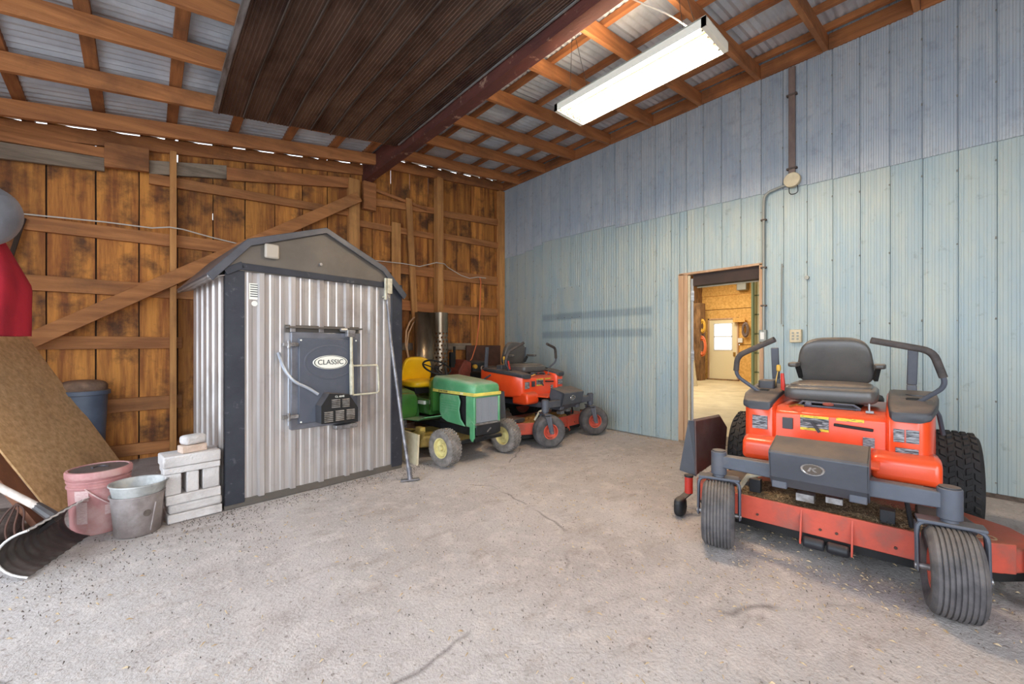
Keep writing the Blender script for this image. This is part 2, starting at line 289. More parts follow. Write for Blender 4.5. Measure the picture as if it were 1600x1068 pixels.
# ------------------------------------------------------------------ mesh helpers
class G:
    def __init__(s): s.v = []; s.f = []
    def add(s, vs, fs, T=None):
        o = len(s.v)
        for p in vs:
            p = Vector(p)
            s.v.append(T @ p if T is not None else p)
        for f in fs: s.f.append([i+o for i in f])
        return s
    def box(s, x0, x1, y0, y1, z0, z1, T=None):
        v = [(x0,y0,z0),(x1,y0,z0),(x1,y1,z0),(x0,y1,z0),(x0,y0,z1),(x1,y0,z1),(x1,y1,z1),(x0,y1,z1)]
        return s.add(v, [(3,2,1,0),(4,5,6,7),(0,1,5,4),(1,2,6,5),(2,3,7,6),(3,0,4,7)], T)
    def bar(s, p0, p1, w, h, up=(0,0,1), roll=0):
        p0 = Vector(p0); p1 = Vector(p1); d = (p1-p0); L = d.length; d.normalize()
        u = Vector(up); r = d.cross(u)
        if r.length < 1e-4: r = d.cross(Vector((0,1,0)))
        r.normalize(); u = r.cross(d)
        T = Matrix.Translation(p0) @ Matrix((( r.x, d.x, u.x, 0),(r.y, d.y, u.y, 0),(r.z, d.z, u.z, 0),(0,0,0,1)))
        return s.box(-w/2, w/2, 0, L, -h/2, h/2, T)
    def ring(s, rings, closed=False, cap=True, smooth=True):
        n = len(rings[0]); o = len(s.v)
        for r in rings:
            for p in r: s.v.append(Vector(p))
        m = len(rings)
        rng = m if closed else m-1
        for i in range(rng):
            a = o+i*n; b = o+((i+1) % m)*n
            for j in range(n):
                k = (j+1) % n
                s.f.append([a+j, a+k, b+k, b+j])
        if cap and not closed:
            s.f.append([o+j for j in reversed(range(n))]); s.f.append([o+(m-1)*n+j for j in range(n)])
        return s
    def tube(s, pts, r, n=10, cap=True):
        pts = [Vector(p) for p in pts]; rs = r if isinstance(r, (list, tuple)) else [r]*len(pts)
        rings = []; prev = None
        for i, p in enumerate(pts):
            if i == 0: t = pts[1]-p
            elif i == len(pts)-1: t = p-pts[-2]
            else: t = (pts[i+1]-p).normalized()+(p-pts[i-1]).normalized()
            t.normalize()
            if prev is None:
                a = Vector((0,0,1)) if abs(t.z) < .9 else Vector((0,1,0))
                x = t.cross(a).normalized()
            else:
                x = (prev-t*prev.dot(t)).normalized()
            prev = x; y = t.cross(x)
            rings.append([p+rs[i]*(x*math.cos(2*PI*k/n)+y*math.sin(2*PI*k/n)) for k in range(n)])
        return s.ring(rings, cap=cap)
    def cyl(s, p0, p1, r, n=20, r2=None): return s.tube([p0, p1], [r, r if r2 is None else r2], n)
    def lathe(s, prof, c, ax=(0,0,1), n=28, closed=False, cap=False):
        # prof: (radius, distance along axis)
        c = Vector(c); ax = Vector(ax).normalized()
        a = Vector((0,0,1)) if abs(ax.z) < .9 else Vector((1,0,0))
        x = ax.cross(a).normalized(); y = ax.cross(x)
        rings = []
        for (r, h) in prof:
            r = max(r, 1e-4)
            rings.append([c+ax*h+r*(x*math.cos(2*PI*k/n)+y*math.sin(2*PI*k/n)) for k in range(n)])
        return s.ring(rings, closed=closed, cap=cap)
    def prism(s, poly, a0, a1, pl='xy', T=None):
        def P(p, a): return {'xy': (p[0], p[1], a), 'xz': (p[0], a, p[1]), 'yz': (a, p[0], p[1])}[pl]
        n = len(poly); vs = [P(p, a0) for p in poly]+[P(p, a1) for p in poly]
        fs = [list(range(n))[::-1], list(range(n, 2*n))]+[[i, (i+1) % n, (i+1) % n+n, i+n] for i in range(n)]
        return s.add(vs, fs, T)
    def sup(s, c, r, e1=.3, e2=.3, T=None, nu=16, nv=28):
        # superellipsoid: rounded pad
        def sp(w, e): return math.copysign(abs(w)**e, w)
        rings = []
        for i in range(nu+1):
            u = -PI/2+PI*i/nu
            cu = max(sp(math.cos(u), e1), 1e-3); su = sp(math.sin(u), e1)
            ring = []
            for j in range(nv):
                w = 2*PI*j/nv
                p = Vector((c[0]+r[0]*cu*sp(math.cos(w), e2), c[1]+r[1]*cu*sp(math.sin(w), e2), c[2]+r[2]*su))
                ring.append(T @ p if T is not None else p)
            rings.append(ring)
        return s.ring(rings)
    def obj(s, name, m, parent=None, smooth=35, bevel=0, seg=2, loc=None, rot=None, kind=None, label=None):
        if name in MULTI and parent is not None:
            ii = islands(s)
            if len(ii) > 1:
                for h in ii[1:]: h.obj1(name, m, parent, smooth, bevel, seg, loc, rot, kind, label)
                return ii[0].obj1(name, m, parent, smooth, bevel, seg, loc, rot, kind, label)
        return s.obj1(name, m, parent, smooth, bevel, seg, loc, rot, kind, label)
    def obj1(s, name, m, parent=None, smooth=35, bevel=0, seg=2, loc=None, rot=None, kind=None, label=None):
        me = bpy.data.meshes.new(name)
        me.from_pydata([tuple(p) for p in s.v], [], s.f)
        bm = bmesh.new(); bm.from_mesh(me); bmesh.ops.recalc_face_normals(bm, faces=bm.faces); bm.to_mesh(me); bm.free()
        if smooth:
            me.shade_smooth(); me.set_sharp_from_angle(angle=math.radians(smooth))
        me.materials.append(M[m])
        return link(name, me, parent, bevel, seg, loc, rot, kind, label)
def islands(g):
    par = list(range(len(g.v)))
    def find(a):
        while par[a] != a: par[a] = par[par[a]]; a = par[a]
        return a
    for f in g.f:
        for k in f[1:]: par[find(f[0])] = find(k)
    grp = {}
    for f in g.f: grp.setdefault(find(f[0]), []).append(f)
    out = []
    for fs in grp.values():
        h = G(); mp = {}
        for f in fs:
            q = []
            for k in f:
                if k not in mp: mp[k] = len(h.v); h.v.append(g.v[k])
                q.append(mp[k])
            h.f.append(q)
        out.append(h)
    return out
MULTI = {'lift_bracket', 'deck_side_plate', 'guard_side', 'hardware', 'frame_tab', 'lamp_holder', 'hanging_wire', 'pipe_clip', 'socket', 'door_screw', 'wheel_spokes', 'eave_trim', 'rear_post', 'deck_bolt', 'frame', 'grille_surround', 'base_rail', 'window_frame', 'drip_hood', 'suspension', 'dial_pointer', 'decal_border', 'panel_rib', 'plate_lines', 'louvre_slat'}
def link(name, me, parent=None, bevel=0, seg=2, loc=None, rot=None, kind=None, label=None):
    o = bpy.data.objects.new(name, me); COL.objects.link(o)
    if parent is not None: o.parent = parent
    if loc is not None: o.location = loc
    if rot is not None: o.rotation_euler = rot
    if bevel:
        b = o.modifiers.new('bevel', 'BEVEL'); b.width = bevel; b.segments = seg; b.limit_method = 'ANGLE'; b.angle_limit = math.radians(40); b.harden_normals = False
    if kind: o['kind'] = kind
    if label: o['label'] = label
    return o
def tag(o, label=None, cat=None, group=None, kind=None):
    if label: o['label'] = label
    if cat: o['category'] = cat
    if group: o['group'] = group
    if kind: o['kind'] = kind
    return o
def empty(name, loc=(0,0,0), rz=0, label=None, cat=None, group=None, kind=None, rot=None):
    o = bpy.data.objects.new(name, None); COL.objects.link(o); o.location = loc
    o.rotation_euler = rot if rot else (0, 0, rz); o.empty_display_size = .1
    return tag(o, label, cat, group, kind)
def text(body, size, m, parent, loc, rot, ext=.0015, name='lettering', sx=1.0):
    cu = bpy.data.curves.new(name, 'FONT'); cu.body = body; cu.size = size; cu.extrude = ext; cu.align_x = 'CENTER'; cu.align_y = 'CENTER'
    t = bpy.data.objects.new('t', cu); COL.objects.link(t)
    dg = bpy.context.evaluated_depsgraph_get()
    me = bpy.data.meshes.new_from_object(t.evaluated_get(dg)); COL.objects.unlink(t); bpy.data.objects.remove(t)
    me.name = name; me.materials.clear(); me.materials.append(M[m])
    o = link(name, me, parent, loc=loc, rot=rot); o.scale = (sx, 1, 1); return o
def fillet(pts, r=.05, k=4):
    pts = [Vector(p) for p in pts]; out = [pts[0]]
    for i in range(1, len(pts)-1):
        a, b, c = pts[i-1], pts[i], pts[i+1]
        d1 = min(r, (a-b).length*.45); d2 = min(r, (c-b).length*.45)
        p = b+(a-b).normalized()*d1; q = b+(c-b).normalized()*d2
        for j in range(k+1):
            t = j/k; out.append((1-t)**2*p+2*t*(1-t)*b+t*t*q)
    out.append(pts[-1]); return out

# ================================================================== SETTING
WX = 4.91; WY = 5.79
# ---- floor
def hash_h(x, y):
    return .0022*(math.sin(x*3.1+1.3*math.sin(y*2.3))+math.sin(y*4.7+x*1.9))+.0016*math.sin(x*11.3+y*7.1)*math.sin(y*9.7-x*5.3)
me = G(); nx, ny = 120, 150; x0, x1, y0, y1 = -2.0, 5.0, -2.7, 5.9
for j in range(ny+1):
    for i in range(nx+1):
        x = x0+(x1-x0)*i/nx; y = y0+(y1-y0)*j/ny
        me.v.append(Vector((x, y, hash_h(x, y)-.003)))
for j in range(ny):
    for i in range(nx):
        a = j*(nx+1)+i; me.f.append([a, a+1, a+nx+2, a+nx+1])
me.obj('floor', 'dirt_floor', smooth=80, kind='structure')
G().box(-40, 40, -40, 40, -.3, -.02).obj('ground', 'outside_ground', kind='structure', smooth=0)

# ---- right wall: ribbed sheet panels
wr = G()
wr.box(WX+.02, WX+.12, -2.7, 1.51, 0, 4.3).box(WX+.02, WX+.12, 2.42, WY+.05, 0, 4.3).box(WX+.02, WX+.12, 1.51, 2.42, 2.05, 4.3)
wall_r = wr.obj('wall_right', 'dark_wood', kind='structure', smooth=0)
PW = 0.2032
def panel_mesh(w, z0, z1, depth=.0045, slope=0.0, ribs=5):
    # strip profile across y with small pencil ribs and a recessed joint at each edge
    pr = [(0.0, .012), (.0032, .012), (.005, 0.0)]
    for k in range(ribs):
        c = w*(k+.5)/ribs
        pr += [(c-.010, 0.0), (c-.006, -depth), (c+.006, -depth), (c+.010, 0.0)]
    pr += [(w-.002, 0.0), (w-.0, .012)]
    g = G(); n = len(pr)
    for z in (z0, z1): g.v += [Vector((x, y, z)) for (y, x) in pr]
    for i in range(n-1): g.f.append([i, i+1, i+1+n, i+n])
    o_ = len(g.v)
    g.v += [Vector((.014, y, z0)) for (y, x) in pr]
    for i in range(n-1): g.f.append([i+1, i, o_+i, o_+i+1])
    me = bpy.data.meshes.new('wall_panel'); me.from_pydata([tuple(p) for p in g.v], [], g.f)
    me.shade_smooth(); me.set_sharp_from_angle(angle=math.radians(20)); return me
def put_panel(me, y, mtl, dx=0):
    o = bpy.data.objects.new('wall_panel', me); COL.objects.link(o); o.parent = wall_r
    o.location = (WX+dx+random.uniform(-.002, .001), y, 0)
    if not me.materials: me.materials.append(M[mtl])
    return o
seam = [(5.8, 2.77), (5.2, 2.78), (4.7, 2.885), (3.40, 2.865), (3.38, 2.82), (2.14, 2.812), (.92, 2.765), (-.3, 2.745), (-3, 2.66)]
def seam_z(y):
    for (a, za), (b, zb) in zip(seam, seam[1:]):
        if y <= a and y >= b: return za+(zb-za)*(a-y)/(a-b)
    return seam[-1][1]
y = 1.722+PW*20
lows = {}; ups = {}
ys = [1.722+PW*k for k in range(-21, 21)]
for yy in ys:
    w = PW
    if yy+w > WY+.02: w = WY-yy
    if w < .03: continue
    zs = round(seam_z(yy+w/2), 3)
    # lower panel, cut round the doorway (1.51 .. 2.42, below 2.05)
    segs = []
    a, b = yy, yy+w
    if b <= 1.505 or a >= 2.425: segs = [(a, b, 0.0)]
    else:
        if a < 1.505: segs.append((a, 1.505, 0.0)); a = 1.505
        if b > 2.425: segs.append((2.425, b, 0.0)); b = 2.425
        segs.append((a, b, 2.05))
    for (p, q, zb) in segs:
        if q-p < .01: continue
        put_panel(panel_mesh(q-p, zb+.005, zs+.03, depth=.0022, ribs=max(1, round((q-p)/PW*5))), p, 'blue_sheet')
    key = (round(w, 3),)
    put_panel(panel_mesh(w, zs, 4.28, depth=.0046, ribs=6), yy+.002, 'grey_sheet', dx=-.013)
# screws on the sheets
g = G()
for yy in ys:
    for z in (.12, .75, 1.38, 2.0, 2.6, 3.2, 3.75):
        if z < 2.05 and 1.45 < yy < 2.45: continue
        if yy > WY-.05: continue
        dx = -.013 if z > seam_z(min(yy, 5.7)) else 0
        g.cyl((WX+dx+.002, yy+.008, z+random.uniform(-.02, .02)), (WX+dx-.006, yy+.008, z), .0055, 6)
g.obj('panel_screw', 'conduit_grey', wall_r, kind='stuff')
G().box(WX-.006, WX, 3.96, 4.44, 1.60, 2.10).obj('patch_panel', 'blue_sheet', wall_r, bevel=.002)
g = G()
for yy in (3.98, 4.13, 4.28, 4.42):
    for z in (1.62, 2.08): g.cyl((WX-.004, yy, z), (WX-.011, yy, z), .006, 6)
g.obj('rivet', 'dark_chip', wall_r, kind='stuff')
# rust and dirt ledge where the wall meets the floor
G().box(WX-.012, WX+.02, -2.7, 1.50, 0, .035).obj('baseboard_right', 'dark_chip', wall_r)

# ---- doorway in the right wall
dw = empty('door_1', (WX, 1.965, 0), kind='structure')
def D(g, name, m, bevel=.002, **k): return g.obj(name, m, dw, bevel=bevel, **k)
Y0, Y1 = -.455, .457
D(G().box(-.02, .10, Y1-.055, Y1+.01, 0, 2.05), 'jamb', 'jamb_wood')
D(G().box(-.012, .018, Y1-.10, Y1-.057, 0, 2.035), 'jamb', 'jamb_wood')
D(G().box(-.006, .018, Y1-.130, Y1-.102, 0, 2.025), 'jamb', 'cream_cover')
D(G().box(-.02, .14, Y0-.01, Y0+.03, 0, 2.05), 'jamb', 'jamb_wood')
D(G().box(-.02, .12, Y0, Y1, 2.035, 2.06), 'head_jamb', 'jamb_wood')
D(G().box(.03, .16, Y0+.03, Y1-.15, 1.90, 2.035), 'header_board', 'header_dark')
D(G().box(.14, .165, Y0+.03, Y1-.15, 1.885, 1.90), 'head_stop', 'cream_cover')
leaf = G().box(.0, .88, -.04, 0, .03, 1.99).obj('door_leaf', 'door_grey', dw, bevel=.002, loc=(.034, Y1-.110, 0), rot=(0, 0, math.radians(27.5)))
for z in (.22, 1.06, 1.78):
    hn = G().box(-.014, .0, -.045, .005, z-.06, z+.06).cyl((-.018, .005, z-.06), (-.018, .005, z+.06), .008, 8).obj('hinge', 'bright_trim', leaf)
D(G().box(-.03, .5, Y0-.0, Y1, 0, .03), 'threshold', 'grey_wood')
D(G().box(.12, .5, Y0, Y1, .03, .05), 'threshold', 'grey_wood')

# ---- conduit and box on the right wall
ct = empty('electrical_conduit', (WX-.03, 1.24, 0), label='conduit with cream round junction cover running up the blue wall above the doorway', cat='conduit')
ct.location.x -= .012
G().box(-.012, .012, -.045+.012, .045-.022, 2.88, 3.98).obj('brown_raceway', 'brown_pvc', ct, bevel=.004)
G().cyl((.02, -.01, 2.84), (-.035, -.01, 2.84), .072, 28).obj('round_cover', 'cream_cover', ct, bevel=.006)
G().tube(fillet([(0, .03, 2.81), (0, .12, 2.80), (0, .245, 2.77), (0, .25, 2.60), (0, .25, 1.32)], .10, 6), .013, 10).obj('conduit_pipe', 'conduit_grey', ct)
g = G()
for z in (3.7, 2.96): g.box(-.02, .02, -.05, .04, z-.008, z+.008)
for z in (2.5, 2.0, 1.6): g.box(-.016, .025, .225, .275, z-.008, z+.008)
g.obj('pipe_clip', 'dark_chip', ct)
G().tube(fillet([(0, .02, 2.80), (0, .02, 2.70), (0, -.06, 2.70), (0, -.05, 2.79)], .04), .004, 6).obj('loose_wire', 'near_black', ct)
ob = empty('wall_outlet', (WX-.02, 1.205, 1.275), label='small beige electrical box on the blue wall right of the doorway', cat='outlet')
G().box(-.03, .03, -.05, .05, -.065, .065).obj('box', 'cream_cover', ob, bevel=.006)
g = G()
for dy in (-.02, .02):
    for dz in (-.03, 0, .03): g.box(-.033, -.029, dy-.009, dy+.009, dz-.009, dz+.009)
g.obj('socket', 'conduit_grey', ob)
ob = empty('switch_box', (WX-.03, 1.50, 1.285), label='metal switch box fixed on the right jamb of the doorway', cat='switch')
G().box(-.02, .03, -.035, .035, -.07, .06).obj('box', 'conduit_grey', ob, bevel=.006)
G().box(-.024, -.019, -.018, .018, -.04, .035).obj('cover_plate', 'white_paint', ob)
ob = G().cyl((WX-.03, 1.115, 1.85), (WX, 1.115, 1.85), .02, 12).obj('wall_hook', 'conduit_grey'); tag(ob, 'small grey knob fixed high on the blue wall right of the doorway', 'hook')
G().tube([(WX-.012, 1.33, 2.02), (WX-.012, 1.335, 1.40)], .006, 6).obj('ground_wire', 'conduit_grey'); tag(bpy.data.objects['ground_wire'], 'thin grey wire running down the blue wall just right of the doorway', 'wire')

# ---- back wall: boards, girts, studs, brace
def roof_z(x):   # underside of the rafters
    return 3.225+.165*(x-.1) if x < 2.35 else 4.01+.105*(x-4.91)
wb = G()
slots = [(.579, 2.62, 2.70), (1.205, 2.92, 3.16), (3.36, 3.20, 3.42), (4.72, 2.95, 3.5)]
xs = [-2.0]+[s[0]-.003 for s in slots]
prev = -2.0
for (sx, za, zb) in slots:
    wb.box(prev, sx-.003, WY+.03, WY+.05, 0, min(roof_z(prev), roof_z(sx))+.195)
    wb.box(sx-.003, sx+.003, WY+.03, WY+.05, 0, za)
    wb.box(sx-.003, sx+.003, WY+.03, WY+.05, zb, roof_z(sx)+.195)
    prev = sx+.003
wb.box(prev, WX+.1, WY+.03, WY+.05, 0, roof_z(prev)+.19)
wall_b = wb.obj('wall_back', 'dark_wood', kind='structure', smooth=0)  # dark backing sheet added behind the boards to keep sky out of most gaps
edges = [-2.0, -1.68, -1.35, -1.03, -.695, -.364, -.05, .262, .579, .89, 1.205, 1.52, 1.83, 2.13, 2.451, 2.735, 3.038, 3.36, 3.61, 3.909, 4.199, 4.492, 4.722, 4.91]
for a, b in zip(edges, edges[1:]):
    gap = random.uniform(.003, .007)
    ztop = min(roof_z(a), roof_z(b))+.189
    w = b-a-2*gap
    dd = random.uniform(0, .008)
    n = 6; g = G(); pts = []
    for i in range(n+1):       # slightly wavy edges
        z = ztop*i/n; j1 = random.uniform(-.003, .003); j2 = random.uniform(-.003, .003)
        pts.append([(gap+j1, 0, z), (b-a-gap+j2, 0, z), (b-a-gap+j2, .02, z), (gap+j1, .02, z)])
    g.ring(pts)
    g.obj('wall_board', 'board_wood', wall_b, loc=(a, WY+dd, 0), bevel=0, smooth=20)
def girt(x0, x1, z0a, z1a, z0b, z1b, name='girt', m='girt_wood', y0=WY-.04, th=.038, parent=None):
    g = G(); g.ring([[(x0, y0, z0a), (x0, y0, z1a), (x0, y0+th, z1a), (x0, y0+th, z0a)], [(x1, y0, z0b), (x1, y0, z1b), (x1, y0+th, z1b), (x1, y0+th, z0b)]])
    xm = (x0+x1)/2; zm = (z0a+z0b)/2
    g.v = [v-Vector((xm, y0, zm)) for v in g.v]
    return g.obj(name, m, parent or wall_b, loc=(xm, y0, zm), smooth=0, bevel=.003)
girt(-.83, 3.44, 2.235, 2.36, 2.27, 2.42)
girt(-2.0, 2.2, 1.685, 1.825, 1.69, 1.835)
girt(-.78, .30, 1.14, 1.27, 1.15, 1.27)
girt(-.78, .30, .505, .64, .505, .645)
girt(-2.0, 3.5, .05, .17, .05, .17)
girt(-.86, .06, 2.29, 2.36, 2.29, 2.36, y0=WY-.05, th=.008, m='grey_wood') if False else None
girt(2.24, 3.44, 2.855, 2.945, 2.88, 2.97)
girt(3.56, 4.77, 3.27, 3.375, 3.355, 3.47)
girt(3.56, 4.77, 2.913, 3.006, 2.943, 3.046)
girt(3.56, 4.77, 2.25, 2.415, 2.272, 2.422)
girt(2.6, 3.44, 1.72, 1.88, 1.71, 1.86, m='rafter_wood')
girt(3.56, 4.77, 1.706, 1.851, 1.721, 1.847)
girt(2.6, 4.18, 1.115, 1.225, 1.115, 1.225, m='grey_wood')
girt(2.4, 3.44, 3.19, 3.30, 3.29, 3.38)
girt(2.40, 3.30, 3.40, 3.44, 3.30, 3.34, m='rafter_wood', y0=WY-.075)
# upper-left boards
girt(-2.0, -.30, 2.72, 2.885, 2.90, 3.03, m='grey_wood', y0=WY-.075)
girt(-2.0, -.26, 2.91, 2.99, 3.04, 3.14, m='rafter_wood', y0=WY-.06)
girt(-.30, .03, 2.93, 3.17, 2.97, 3.21, name='nailer_block', m='rafter_wood', y0=WY-.13, th=.05)
girt(.03, .70, 2.97, 3.11, 3.10, 3.25, m='grey_wood', y0=WY-.065)
girt(.70, 2.15, 3.085, 3.23, 3.36, 3.50, m='rafter_wood', y0=WY-.065)
girt(.03, 2.2, 2.87, 2.98, 2.97, 3.06, m='girt_wood', y0=WY-.06)
# studs and posts
def stud(x0, x1, z0, z1, y0=WY-.14, th=.09, name='stud', dx=0, m='stud_wood'):
    g = G(); g.ring([[(x0, y0, z0), (x1, y0, z0), (x1, y0+th, z0), (x0, y0+th, z0)], [(x0+dx, y0, z1), (x1+dx, y0, z1), (x1+dx, y0+th, z1), (x0+dx, y0+th, z1)]])
    xm = (x0+x1)/2; g.v = [v-Vector((xm, y0, z0)) for v in g.v]
    return g.obj(name, m, wall_b, loc=(xm, y0, z0), smooth=0, bevel=.003)
stud(.194, .250, 0, 3.24)
stud(2.08, 2.23, 0, 3.48, y0=WY-.10)
stud(3.44, 3.545, 0, 3.84, y0=WY-.16, th=.12)
stud(2.72, 2.86, 1.0, 3.01, y0=WY-.066, th=.025, dx=0)
stud(3.07, 3.16, .9, 3.40, y0=WY-.11, th=.04, dx=-.14)
stud(4.77, 4.89, 0, 3.98, y0=WY-.09, name='corner_post')
stud(-1.5, -1.4, 0, 3.0)
g = G(); g.bar((-.80, WY-.17, 1.20), (2.19, WY-.17, 3.22), .04, .135, up=(0, 0, 1)); 
g.obj('diagonal_brace', 'girt_wood', wall_b, smooth=0, bevel=.003)
g = G(); g.box(2.28, 2.46, WY-.11, WY-.02, 3.10, 3.49); g.obj('beam_block', 'rafter_wood', wall_b, smooth=0, bevel=.003)

# ---- left wall (outside the frame) and its rough top plate
wl_ = G().box(-1.9, -1.84, 4.3, WY+.05, 0, 2.95).obj('wall_left', 'board_wood', kind='structure', smooth=0)

G().box(1.5, WX+.1, -2.76, -2.70, 0, 4.3).obj('wall_front', 'board_wood', kind='structure', smooth=0)
# ---- ceiling
ceil = empty('ceiling', (0, 0, 3.2), kind='structure')
def CO(g, name, m, **k):
    g.v = [v-Vector((0, 0, 3.2)) for v in g.v]
    return g.obj(name, m, ceil, **k)
RY = [5.32, 4.70, 4.07, 3.432, 2.783, 2.166, 1.546, .963, .336, -.28, -.9, -1.52, -2.14]
RH = .14; RT = .042
def left_z(x, y):
    k = (5.34-y)/(5.34-4.07)
    k = min(max(k, 0), 1.0)
    za = 3.225+.165*(x-.1); zb = 3.365+.125*(x-.1)
    return za+(zb-za)*k
for y in [WY-.03]+RY:
    xa, xb = 2.42, WX
    za, zb = roof_z(xa), roof_z(xb)
    g = G(); g.ring([[(xa, y-RT/2, za), (xa, y-RT/2, za+RH), (xa, y+RT/2, za+RH), (xa, y+RT/2, za)], [(xb, y-RT/2, zb), (xb, y-RT/2, zb+RH), (xb, y+RT/2, zb+RH), (xb, y+RT/2, zb)]])
    g.v = [v-Vector((3.6, y, 3.9)) for v in g.v]
    g.obj('rafter', 'rafter_wood', ceil, smooth=0, bevel=.003, loc=(3.6, y, .7))
    if y < 4.5 and y > 1.5 or True:
        xa, xb = -2.0, 2.30
        za, zb = left_z(xa, y), left_z(xb, y)
        g = G(); g.ring([[(xa, y-RT/2, za), (xa, y-RT/2, za+RH), (xa, y+RT/2, za+RH), (xa, y+RT/2, za)], [(xb, y-RT/2, zb), (xb, y-RT/2, zb+RH), (xb, y+RT/2, zb+RH), (xb, y+RT/2, zb)]])
        g.v = [v-Vector((0, y, 3.3)) for v in g.v]
        g.obj('rafter', 'rafter_wood', ceil, smooth=0, bevel=.003, loc=(0, y, .1))
# ledger blocks along the top of the right wall, between the rafters
ally = [WY-.03]+RY
for a, b in zip(ally, ally[1:]):
    ym = (a+b)/2; L = (a-b)/2-RT/2-.002
    G().box(-.0, .045, -L, L, 0, .15).obj('ledger_block', 'purlin_wood', ceil, loc=(WX-.035, ym, 4.005-3.2+random.uniform(-.004, .004)), bevel=.003, smooth=0)
# purlins
def purlin_z_l(x, y): return left_z(x, y)+RH
YA, YB = WY+.02, -2.5
for x in (2.52, 2.99, 3.47, 3.95, 4.42, 4.80):
    z = roof_z(x)+RH
    G().box(-.022, .022, YB, YA, 0, .06).obj('purlin', 'purlin_wood', ceil, loc=(x, 0, z-3.2), bevel=.003, smooth=0)
for x in (-1.6, -1.2, -.80, -.32, .20, .72, 1.24, 1.76, 2.2):
    g = G(); w = .042; r = []
    for y in (YA, 4.07, YB):
        z = purlin_z_l(x, y); r.append([(-w, y, z-3.2), (w, y, z-3.2), (w, y, z-3.2+.05), (-w, y, z-3.2+.05)])
    g.ring(r); g.obj('purlin', 'purlin_wood', ceil, loc=(x, 0, 0), bevel=.003, smooth=0)
# roof sheets, corrugations running down the slope
def sheet(x0, x1, zf, ya, yb, hump=.009, per=.068):
    n = int(round((yb-ya)/per))*4; g = G()
    for x in (x0, (x0+x1)/2, x1):
        for i in range(n+1):
            y = ya+(yb-ya)*i/n; g.v.append(Vector((x, y, zf(x, y)-3.2+hump*math.cos(2*PI*(y-ya)/per))))
    for r in range(2):
        for i in range(n):
            a = r*(n+1)+i; g.f.append([a, a+1, a+n+2, a+n+1])
    return g.obj('roof_sheet', 'roof_steel', ceil, smooth=50)
yy = 5.83
k = 0
while yy > -2.5:
    a = yy-.816
    top_ = yy+.03
    sheet(2.36, 5.1, lambda x, y: roof_z(x)+RH+.071, a, top_)
    sheet(-2.1, 2.42, lambda x, y: left_z(x, y)+RH+.061, a, top_)
    yy = a; k += 1
# steel beam
bx0, bx1, bz0, bz1 = 2.29, 2.405, 3.496, 3.765
prof = [(bx0, bz0), (bx1, bz0), (bx1, bz0+.014), ((bx0+bx1)/2+.005, bz0+.018), ((bx0+bx1)/2+.005, bz1-.018), (bx1, bz1-.014), (bx1, bz1), (bx0, bz1), (bx0, bz1-.004), (bx0, bz0+.004)]
CO(G().prism(prof, -2.6, WY-.02, 'xz'), 'steel_beam', 'beam_steel', smooth=30)
# brown liner panels under the left rafters
LP = .2
xk = .50; i = 0
while xk < 2.27:
    w = min(LP, 2.285-xk)
    pr = [(0, 0), (.012, -.012), (.018, -.012), (.022, 0)]
    nr = 6
    for q in range(nr):
        c = .022+(w-.022)*(q+.5)/nr
        pr += [(c-.007, 0), (c-.004, -.004), (c+.004, -.004), (c+.007, 0)]
    pr += [(w, 0)]
    g = G()
    for y in (4.68+random.uniform(-.01, .015), 4.07, -2.4):
        for (dx, dz) in pr: g.v.append(Vector((dx, y, left_z(xk+dx, y)-.012+dz-3.2)))
    n = len(pr)
    for r in range(2):
        for q in range(n-1): g.f.append([r*n+q, r*n+q+1, (r+1)*n+q+1, (r+1)*n+q])
    g.obj('liner_panel', 'liner_steel', ceil, loc=(xk, 0, 0), smooth=25)
    g = G()
    g.ring([[(xk+.0, y, left_z(xk, y)-.026), (xk+.005, y, left_z(xk, y)-.026), (xk+.005, y, left_z(xk, y)-.014), (xk, y, left_z(xk, y)-.014)] for y in (4.66, 4.07, -2.4)])
    if i == 0:
        g.ring([[(xk-.035, y, left_z(xk, y)-.03), (xk, y, left_z(xk, y)-.03), (xk, y, left_z(xk, y)-.0), (xk-.035, y, left_z(xk, y)-.0)] for y in (4.68, 4.07, -2.4)])
    CO(g, 'seam_strip', 'bright_trim' if i in (0,) else 'vent_beige_dark', smooth=0)
    xk += LP; i += 1
CO(G().tube([(2.27, 4.6, left_z(2.27, 4.6)-.03), (2.27, 3.0, 3.60), (2.27, 1.0, 3.60), (2.27, -2.4, 3.6)], .010, 8), 'edge_conduit', 'bright_trim')

# ---- scattered straw, chips and grit on the floor
def debris(name, m, spots, size, par=None, z=.001):
    g = G()
    for (x, y) in spots:
        L = random.uniform(*size); w = random.uniform(.0008, .0022); a = random.uniform(0, PI)
        c, s = math.cos(a), math.sin(a); zz = z+hash_h(x, y); t = random.uniform(0, .006)
        p = [(x-c*L-s*w, y-s*L+c*w, zz), (x-c*L+s*w, y-s*L-c*w, zz), (x+c*L+s*w, y+s*L-c*w, zz+t), (x+c*L-s*w, y+s*L+c*w, zz+t), (x, y, zz+.005+t)]
        g.add(p, [(0, 1, 4), (1, 2, 4), (2, 3, 4), (3, 0, 4)])
    o = g.obj(name, m, par, smooth=0, kind='stuff'); return o
sp = []
for _ in range(1300):
    sp.append((random.uniform(-1, 4.8), random.uniform(.2, 5.2)))
for _ in range(500): sp.append((random.gauss(2.6, .5), random.gauss(.6, .5)))
for _ in range(500): sp.append((WX-.03-abs(random.gauss(0, .16)), random.uniform(.3, 5.4)))
tag(debris('floor_straw', 'straw', sp, (.003, .014)), 'pale straw bits scattered over the dusty floor and along the blue wall', 'straw')
sp = [(random.uniform(-.8, 4.6), random.uniform(.3, 5.0)) for _ in range(1300)]
for _ in range(700):
    t = random.uniform(-.25, 1.7); sp.append((.42+t, 3.52+.088*t-abs(random.gauss(0, .12))))
